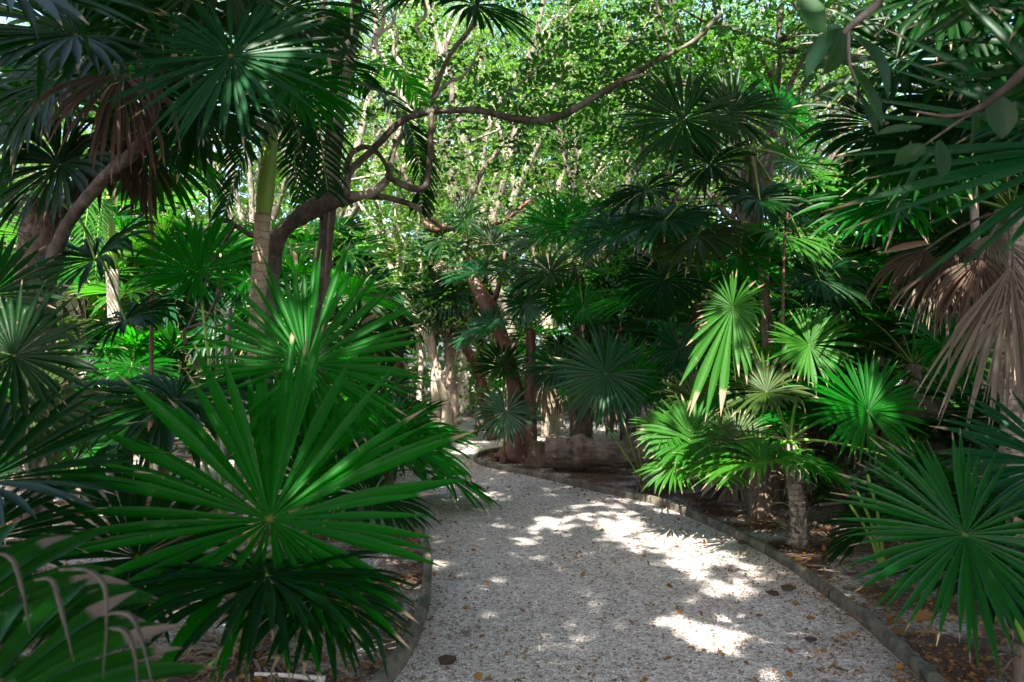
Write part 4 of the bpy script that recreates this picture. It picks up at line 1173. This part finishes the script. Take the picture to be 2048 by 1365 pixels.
OVAL = np.array([(0, 0), (.04, .10), (.14, .26), (.30, .37), (.50, .40), (.68, .35), (.84, .22), (.94, .09), (1, 0)])
def oval_leaf(P, A, Nn, R, wide, parent, origin):
    A = unit(A); Nn = unit(Nn - A * np.dot(A, Nn)); B = np.cross(Nn, A)
    curl = rng.normal() * .12
    V = []
    for (x, y) in OVAL:
        for s in (-1, -.5, 0, .5, 1):
            z = .10 * abs(s) * y * 2 + curl * x * x - .12 * x * x + .012 * math.sin(x * 30) * abs(s)
            V.append(np.asarray(P) + R * (A * x + B * (s * y * wide) + Nn * z))
    k = len(OVAL)
    Q = [[i * 5 + j, i * 5 + j + 1, i * 5 + j + 6, i * 5 + j + 5] for i in range(k - 1) for j in range(4)]
    mb = MB(); mb.add(V, Q, None, d=rng.random(), t=.5, u=.5)
    return mb.build('leaf', LM['grape'], parent, origin)
for (px, py, ang, R, nrm, w_) in [(1590, 10, -10, 75, (-.5, -.8, .6), 1), (1605, 20, -40, 78, (.3, -.9, .25), 1.25), (1680, 58, 225, 130, (-.3, -.5, .6), .8), (1676, 50, 262, 90, (.4, -.8, .2), 1), (1690, 60, 250, 120, (.6, -.5, .3), .7), (1710, 75, -48, 170, (.3, -.6, .6), .75),
                              (1700, 130, -62, 175, (.5, -.6, .4), .6), (1880, -40, -65, 130, (.6, -.6, .1), .6),
                              (1850, 290, 215, 90, (.1, -.6, .6), .7), (1845, 255, 190, 110, (-.2, -.5, .8), .6), (1880, 280, -95, 100, (.5, -.7, .3), .9), (1720, 190, -75, 110, (.5, -.6, .3), .6), (1990, 190, -80, 110, (.1, -.8, .3), 1), (1945, 225, -70, 90, (.4, -.7, .2), .8)]:
    a = math.radians(ang); Y = 2.5 + rng.random() * .2
    oval_leaf(W(px, py, Y), V3(math.cos(a), rng.normal() * .3, math.sin(a)), V3(*nrm), R * .82 * Y / FPX, w_ * 1.05, t, base)

# thin pole stem and bare twigs at right
def stem(name, pts, Y, r, mat, label, cat, group=None):
    P = px_path(pts, Y); base = P[0]
    mb = MB(); tube(mb, P, r, n=max(8, 6 * len(P)), sides=8, rough=.05)
    o = mb.build(name, BM[mat], None, base); o.location = base
    return tag(o, label, cat, group)

stem('sapling', [(1965, 940, 7.4), (1955, 560, 7.3), (1940, 300, 7.2), (1922, 150, 7.2), (1908, 0, 7.2), (1900, -60, 7.2)], 7.2, [.045, .04, .038, .036, .033, .03], 'grey', 'pale slender sapling stem rising through the dark blades', 'sapling')
stem('sapling', [(300, 960, 6.4), (304, 600), (306, 500), (300, 380), (310, 200)], 6.4, [.02, .016, .014, .012, .01], 'red', 'thin reddish stem beside the dark drooping fan', 'sapling')
stem('liana', [(418, 380, 7), (420, 450), (424, 520), (445, 560), (410, 640), (370, 660), (372, 690)], 7.0, [.010, .012, .014, .016, .014, .012, .02], 'brown', 'crooked brown liana with a knotted end hanging in the shade', 'liana')
stem('liana', [(436, 560, 7.2), (430, 640), (432, 720), (430, 800)], 7.2, [.008, .007, .006, .005], 'grey', 'straight thin liana hanging beside the crooked one', 'liana')
stem('sapling', [(1565, 800, 7.4), (1566, 620), (1570, 480), (1582, 380)], 7.4, [.014, .012, .010, .008], 'red', 'thin rusty stem standing behind the bright translucent leaf', 'sapling')
stem('sapling', [(445, 930, 8.4), (448, 800), (455, 700), (460, 620)], 8.4, [.05, .045, .04, .03], 'grey', 'short grey sapling between the two feather palms', 'sapling')

# dangling dry fibres over the upper left
mbx = [(640, 0, 620, 110), (655, -20, 600, 60), (745, -10, 770, 130), (790, 0, 740, 120), (830, 0, 850, 80), (700, 40, 660, 140), (760, 20, 820, 150), (610, 60, 600, 130)]
for k, (x1, y1, x2, y2) in enumerate(mbx):
    lab = ['curled pale fibre tuft dangling beside the feather frond', 'pale fibre strip bent toward the round blue-green leaf', 'longest pale fibre hanging in front of the canopy', 'pale fibre crossing the feather frond tips',
           'short pale fibre by the hanging dark fan', 'twisted pale fibre near the grey upright branch', 'slack pale fibre swinging toward the brown branch', 'drab fibre strip behind the round blue-green leaf'][k]
    Pts = [W(x1, y1 - 60, 5.4), W((x1 * 2 + x2) / 3 + 14, (y1 * 2 + y2) / 3, 5.35), W((x1 + 2 * x2) / 3 - 12, (y1 + 2 * y2) / 3, 5.4), W(x2, y2, 5.4)]
    mb = MB(); tube(mb, Pts, [.005, .012, .016, .003], n=20, sides=5, rough=.2, flat=.25)
    o = mb.build('dry_fibre', BM['fibrestrip'], None, Pts[0]); o.location = Pts[0]
    tag(o, lab, 'dry fibre', 'dry palm fibres dangling from above')

# palm crown above the path: only its hanging leaves come into the picture
base = gpt(1150, 5.2) + V3(-1.2, -1.0, 0)
base = gpt(600, 8.0)
p = palm_empty('fan_palm', base, 'palm whose dark fan hangs into the top of the view over the twisted tree')
cr = W(860, -150, 5.6)
palm_trunk(p, base, [base, W(636, 600, 8), W(655, 330, 7.9), W(664, 200, 7.7), W(700, 40, 7.2), W(770, -110, 6.4), cr], [.06, .045, .04, .038, .036, .036, .03], 'brown', rough=.06)
hero_leaf(p, base, 950, 10, 5.3, 150, -25, (.35, -.6, .7), 'dark', cr, .1, N=36, droop=.8)
hero_leaf(p, base, 860, -30, 5.4, 150, -150, (-.2, -.6, .7), 'dark', cr, .1, N=34, droop=.9)
feather_like = None
# drooping dark fronds beside the twisted branches
base = gpt(640, 8.6)
p = palm_empty('feather_palm', base, 'feather palm behind the twisted branches with dark fronds drooping through them')
cr = W(690, 160, 8.2)
palm_trunk(p, base, [base, W(650, 600, 8.5), cr], [.055, .042, .04], 'fibre', rough=.04)
feather_frond(p, base, [cr, W(760, 185, 7.9), W(815, 250, 7.7), W(838, 330, 7.6), W(842, 420, 7.6)], .36, 'dark', 46, .017, .7)
feather_frond(p, base, [cr, W(640, 60, 7.9), W(700, 20, 7.2), W(690, 130, 6.9)], .36, 'dark', 40, .014, .7)
feather_frond(p, base, [cr, W(740, 130, 8.6), W(800, 150, 9), W(850, 220, 9.3)], .36, 'deep', 40, .016, .7)
feather_frond(p, base, [cr, W(620, 190, 8), W(590, 300, 7.8), W(600, 420, 7.7)], .34, 'dark', 40, .015, .7)

# ------------------------------------------------------------------ log, boulder, debris
a_, c_ = W(1092, 906, 11.2), W(1300, 912, 11.0)
mb = MB()
tube(mb, [a_, a_ * .6 + c_ * .4 + V3(0, 0, .02), c_], [.19, .225, .205, .18], n=44, sides=26, rough=.05)
lo_ = (a_ + c_) / 2; lo_[2] = 0
tag(mb.build('fallen_log', BM['log'], None, lo_), 'thick weathered log lying in the bed by the path fork', 'log').location = lo_
base = gpt(1075, 11.7)
t = tag(empty('palm_stump', base), 'shaggy brown stump between the red trunks and the log', 'stump')
palm_trunk(t, base, [base, base + V3(0, 0, .2), base + V3(.02, 0, .36)], [.2, .15, .1], 'fibre', fibre=140)

import bmesh
def rock(px, Y, s, label, mat='rock', group=None):
    bm = bmesh.new(); bmesh.ops.create_icosphere(bm, subdivisions=3, radius=1)
    ph = rng.random(6) * 6
    for v in bm.verts:
        c = v.co
        k = 1 + .18 * math.sin(c.x * 2.3 + ph[0]) * math.cos(c.y * 2.9 + ph[1]) + .1 * math.sin(c.z * 5 + ph[2] + c.x * 4) + .04 * math.sin(c.y * 11 + ph[3]) * math.sin(c.x * 9)
        v.co = Vector((c.x * s[0] * k, c.y * s[1] * k, max(-.3, c.z) * s[2] * k + s[2] * .25))
    me = bpy.data.meshes.new('boulder'); bm.to_mesh(me); bm.free()
    for q in me.polygons: q.use_smooth = True
    me.materials.append(BM[mat])
    o = bpy.data.objects.new('boulder', me); col.objects.link(o); o.location = gpt(px, Y)
    return tag(o, label, 'rock', group)
rock(1248, 12.8, (.23, .2, .2), 'greenish grey boulder behind the log')
rock(920, 14.2, (.16, .12, .09), 'small pale stone at the end of the far kerb')
rock(1150, 14.6, (.3, .2, .12), 'low dark stone beside the brown fibrous trunk')

# single big dead leaves lying about
def big_leaf(px, py, R, ang, mat, label, z=.015, tilt=.2):
    P = G(px, py, z)
    m2 = MB(); a = ang
    leaves(m2, np.zeros((1, 3)), V3(math.cos(a), math.sin(a), .15)[None], unit(V3(rng.normal() * tilt, -.25, 1))[None], [R], 1.25)
    o = m2.build('dead_leaf', LM[mat])
    o.location = P + V3(0, 0, .01)
    return tag(o, label, 'leaf', 'large dead leaves on the ground')
for q in [(1565, 1185, .13, .5, 'brown', 'dark brown curled leaf on the gravel beside the kerb, uppermost'), (1560, 1195, .10, 2.5, 'brown', 'brown leaf half under the uppermost dark curled one'),
          (1825, 1245, .17, .3, 'litter', 'broad orange-brown leaf lying in the bed right of the kerb'), (1810, 1275, .11, 1.8, 'litter', 'orange leaf just below the broad orange-brown one'),
          (1610, 1130, .16, -.6, 'brown', 'dark dead leaf leaning on the kerb by the short grey trunk'), (1640, 1120, .14, .3, 'brown', 'pointed dead leaf on the sunlit litter by the short grey trunk'),
          (880, 1335, .12, .9, 'brown', 'brown leaf on the gravel near the bottom of the left kerb'), (935, 1275, .08, 2.0, 'tan', 'greyish leaf on the gravel above the brown one'),
          (1840, 1365, .14, .2, 'brown', 'brown leaf on the gravel against the bottom of the right kerb'), (1620, 1290, .09, 1.1, 'brown', 'brown leaf on gravel right of the big sun patch'),
          (1475, 1090, .10, .2, 'brown', 'rusty leaf against the sunlit kerb'), (1950, 1300, .12, .8, 'brown', 'dull brown leaf under the big star leaf')]:
    big_leaf(*q)

# fallen stalks and sticks
stem('fallen_frond_stalk', [(510, 1302, 3.95), (580, 1305, 3.93), (650, 1312, 3.9)], 3.9, [.008, .012, .016], 'fibrestrip', 'pale fallen leaf stalk lying in the litter left of the kerb', 'stalk').location.z = .02
stem('fallen_stick', [(290, 1265, 4.0), (350, 1235, 4.2), (450, 1200, 4.5)], 4.2, [.012, .014, .010], 'pale', 'sunlit fallen stick behind the dry curling tips', 'stick')
stem('fallen_stick', [(1640, 1010, 7.6), (1740, 1000, 7.8), (1850, 985, 8.2)], 7.8, [.015, .014, .010], 'grey', 'grey fallen stick across the bed behind the kerb', 'stick')

# dry grassy shreds round the big palm base
mb = MB(); m = 150
base = gpt(500, 4.2)
az = rng.random(m) * 6.28; rr = .08 + .5 * rng.random(m)
P0 = base + np.stack([np.cos(az) * rr, np.sin(az) * rr * .7, np.full(m, .02)], 1)
D0 = unit(np.stack([np.cos(az), np.sin(az), .1 + .8 * rng.random(m)], 1) + rng.normal(size=(m, 3)) * .3)
S = np.array([0, .3, .6, .85, 1.0]); wp = np.array([.6, 1, .8, .4, .05])[:, None] * (.003 + .006 * rng.random(m))[None]
strips(mb, P0, D0, np.tile(V3(0, -.5, 1), (m, 1)), .12 + .25 * rng.random(m), wp, V3(0, 0, -1), .6 + rng.random(m), 1.5, .3, None, None, S)
tag(mb.build('dead_leaf_shreds', LM['tan']), 'dry grey leaf shreds lying round the large palm base', 'leaf shreds', kind='stuff')

# small fallen leaves everywhere: nobody could count them
def in_path(P):
    x, y = P[:, 0], P[:, 1]
    o = np.array(outline); j = np.roll(o, -1, 0); c = np.zeros(len(P), bool)
    for (x1, y1), (x2, y2) in zip(o, j):
        if y1 == y2: continue
        hit = ((y1 > y) != (y2 > y)) & (x < (x2 - x1) * (y - y1) / (y2 - y1) + x1)
        c ^= hit
    return c
def edge_dist(P, E):
    return np.min(np.linalg.norm(P[:, None, :2] - E[None, :, :2], axis=2), 1)
n = 80000
Y = 1.8 + 13 * rng.random(n) ** 1.35
P = np.stack([(rng.random(n) - .5) * (2.2 + 1.5 * Y), Y, np.full(n, .012)], 1)
ip = in_path(P)
de = np.minimum(edge_dist(P, ro[::2]), edge_dist(P, lo[::2]))
clumpn = np.sin(P[:, 0] * 5 + 2 * np.sin(P[:, 1] * 3.1)) * np.cos(P[:, 1] * 4.3 + P[:, 0])
dr_ = edge_dist(P, ro[::2])
prob = np.where(ip, .10 + .45 * np.exp(-de / .22) + .75 * np.exp(-dr_ / .6) + .22 * (clumpn > .35), .8)
k = rng.random(n) < prob
P, ip = P[k], ip[k]
m = len(P)
P[:, 2] = np.where(ip, .012, .008) + rng.random(m) * .014
D = rng.normal(size=(m, 3)) * V3(1, 1, .25)
Nn = V3(0, 0, 1) + rng.normal(size=(m, 3)) * .45
mb = MB(); leaves(mb, P, D, Nn, np.where(rng.random(m) < .07, .045, np.where(ip, .019, .028)) * (.6 + .7 * rng.random(m)), 1.1)
tag(mb.build('fallen_leaves', LM['litter']), 'small brown and orange fallen leaves scattered over gravel and beds', 'leaf litter', kind='stuff')
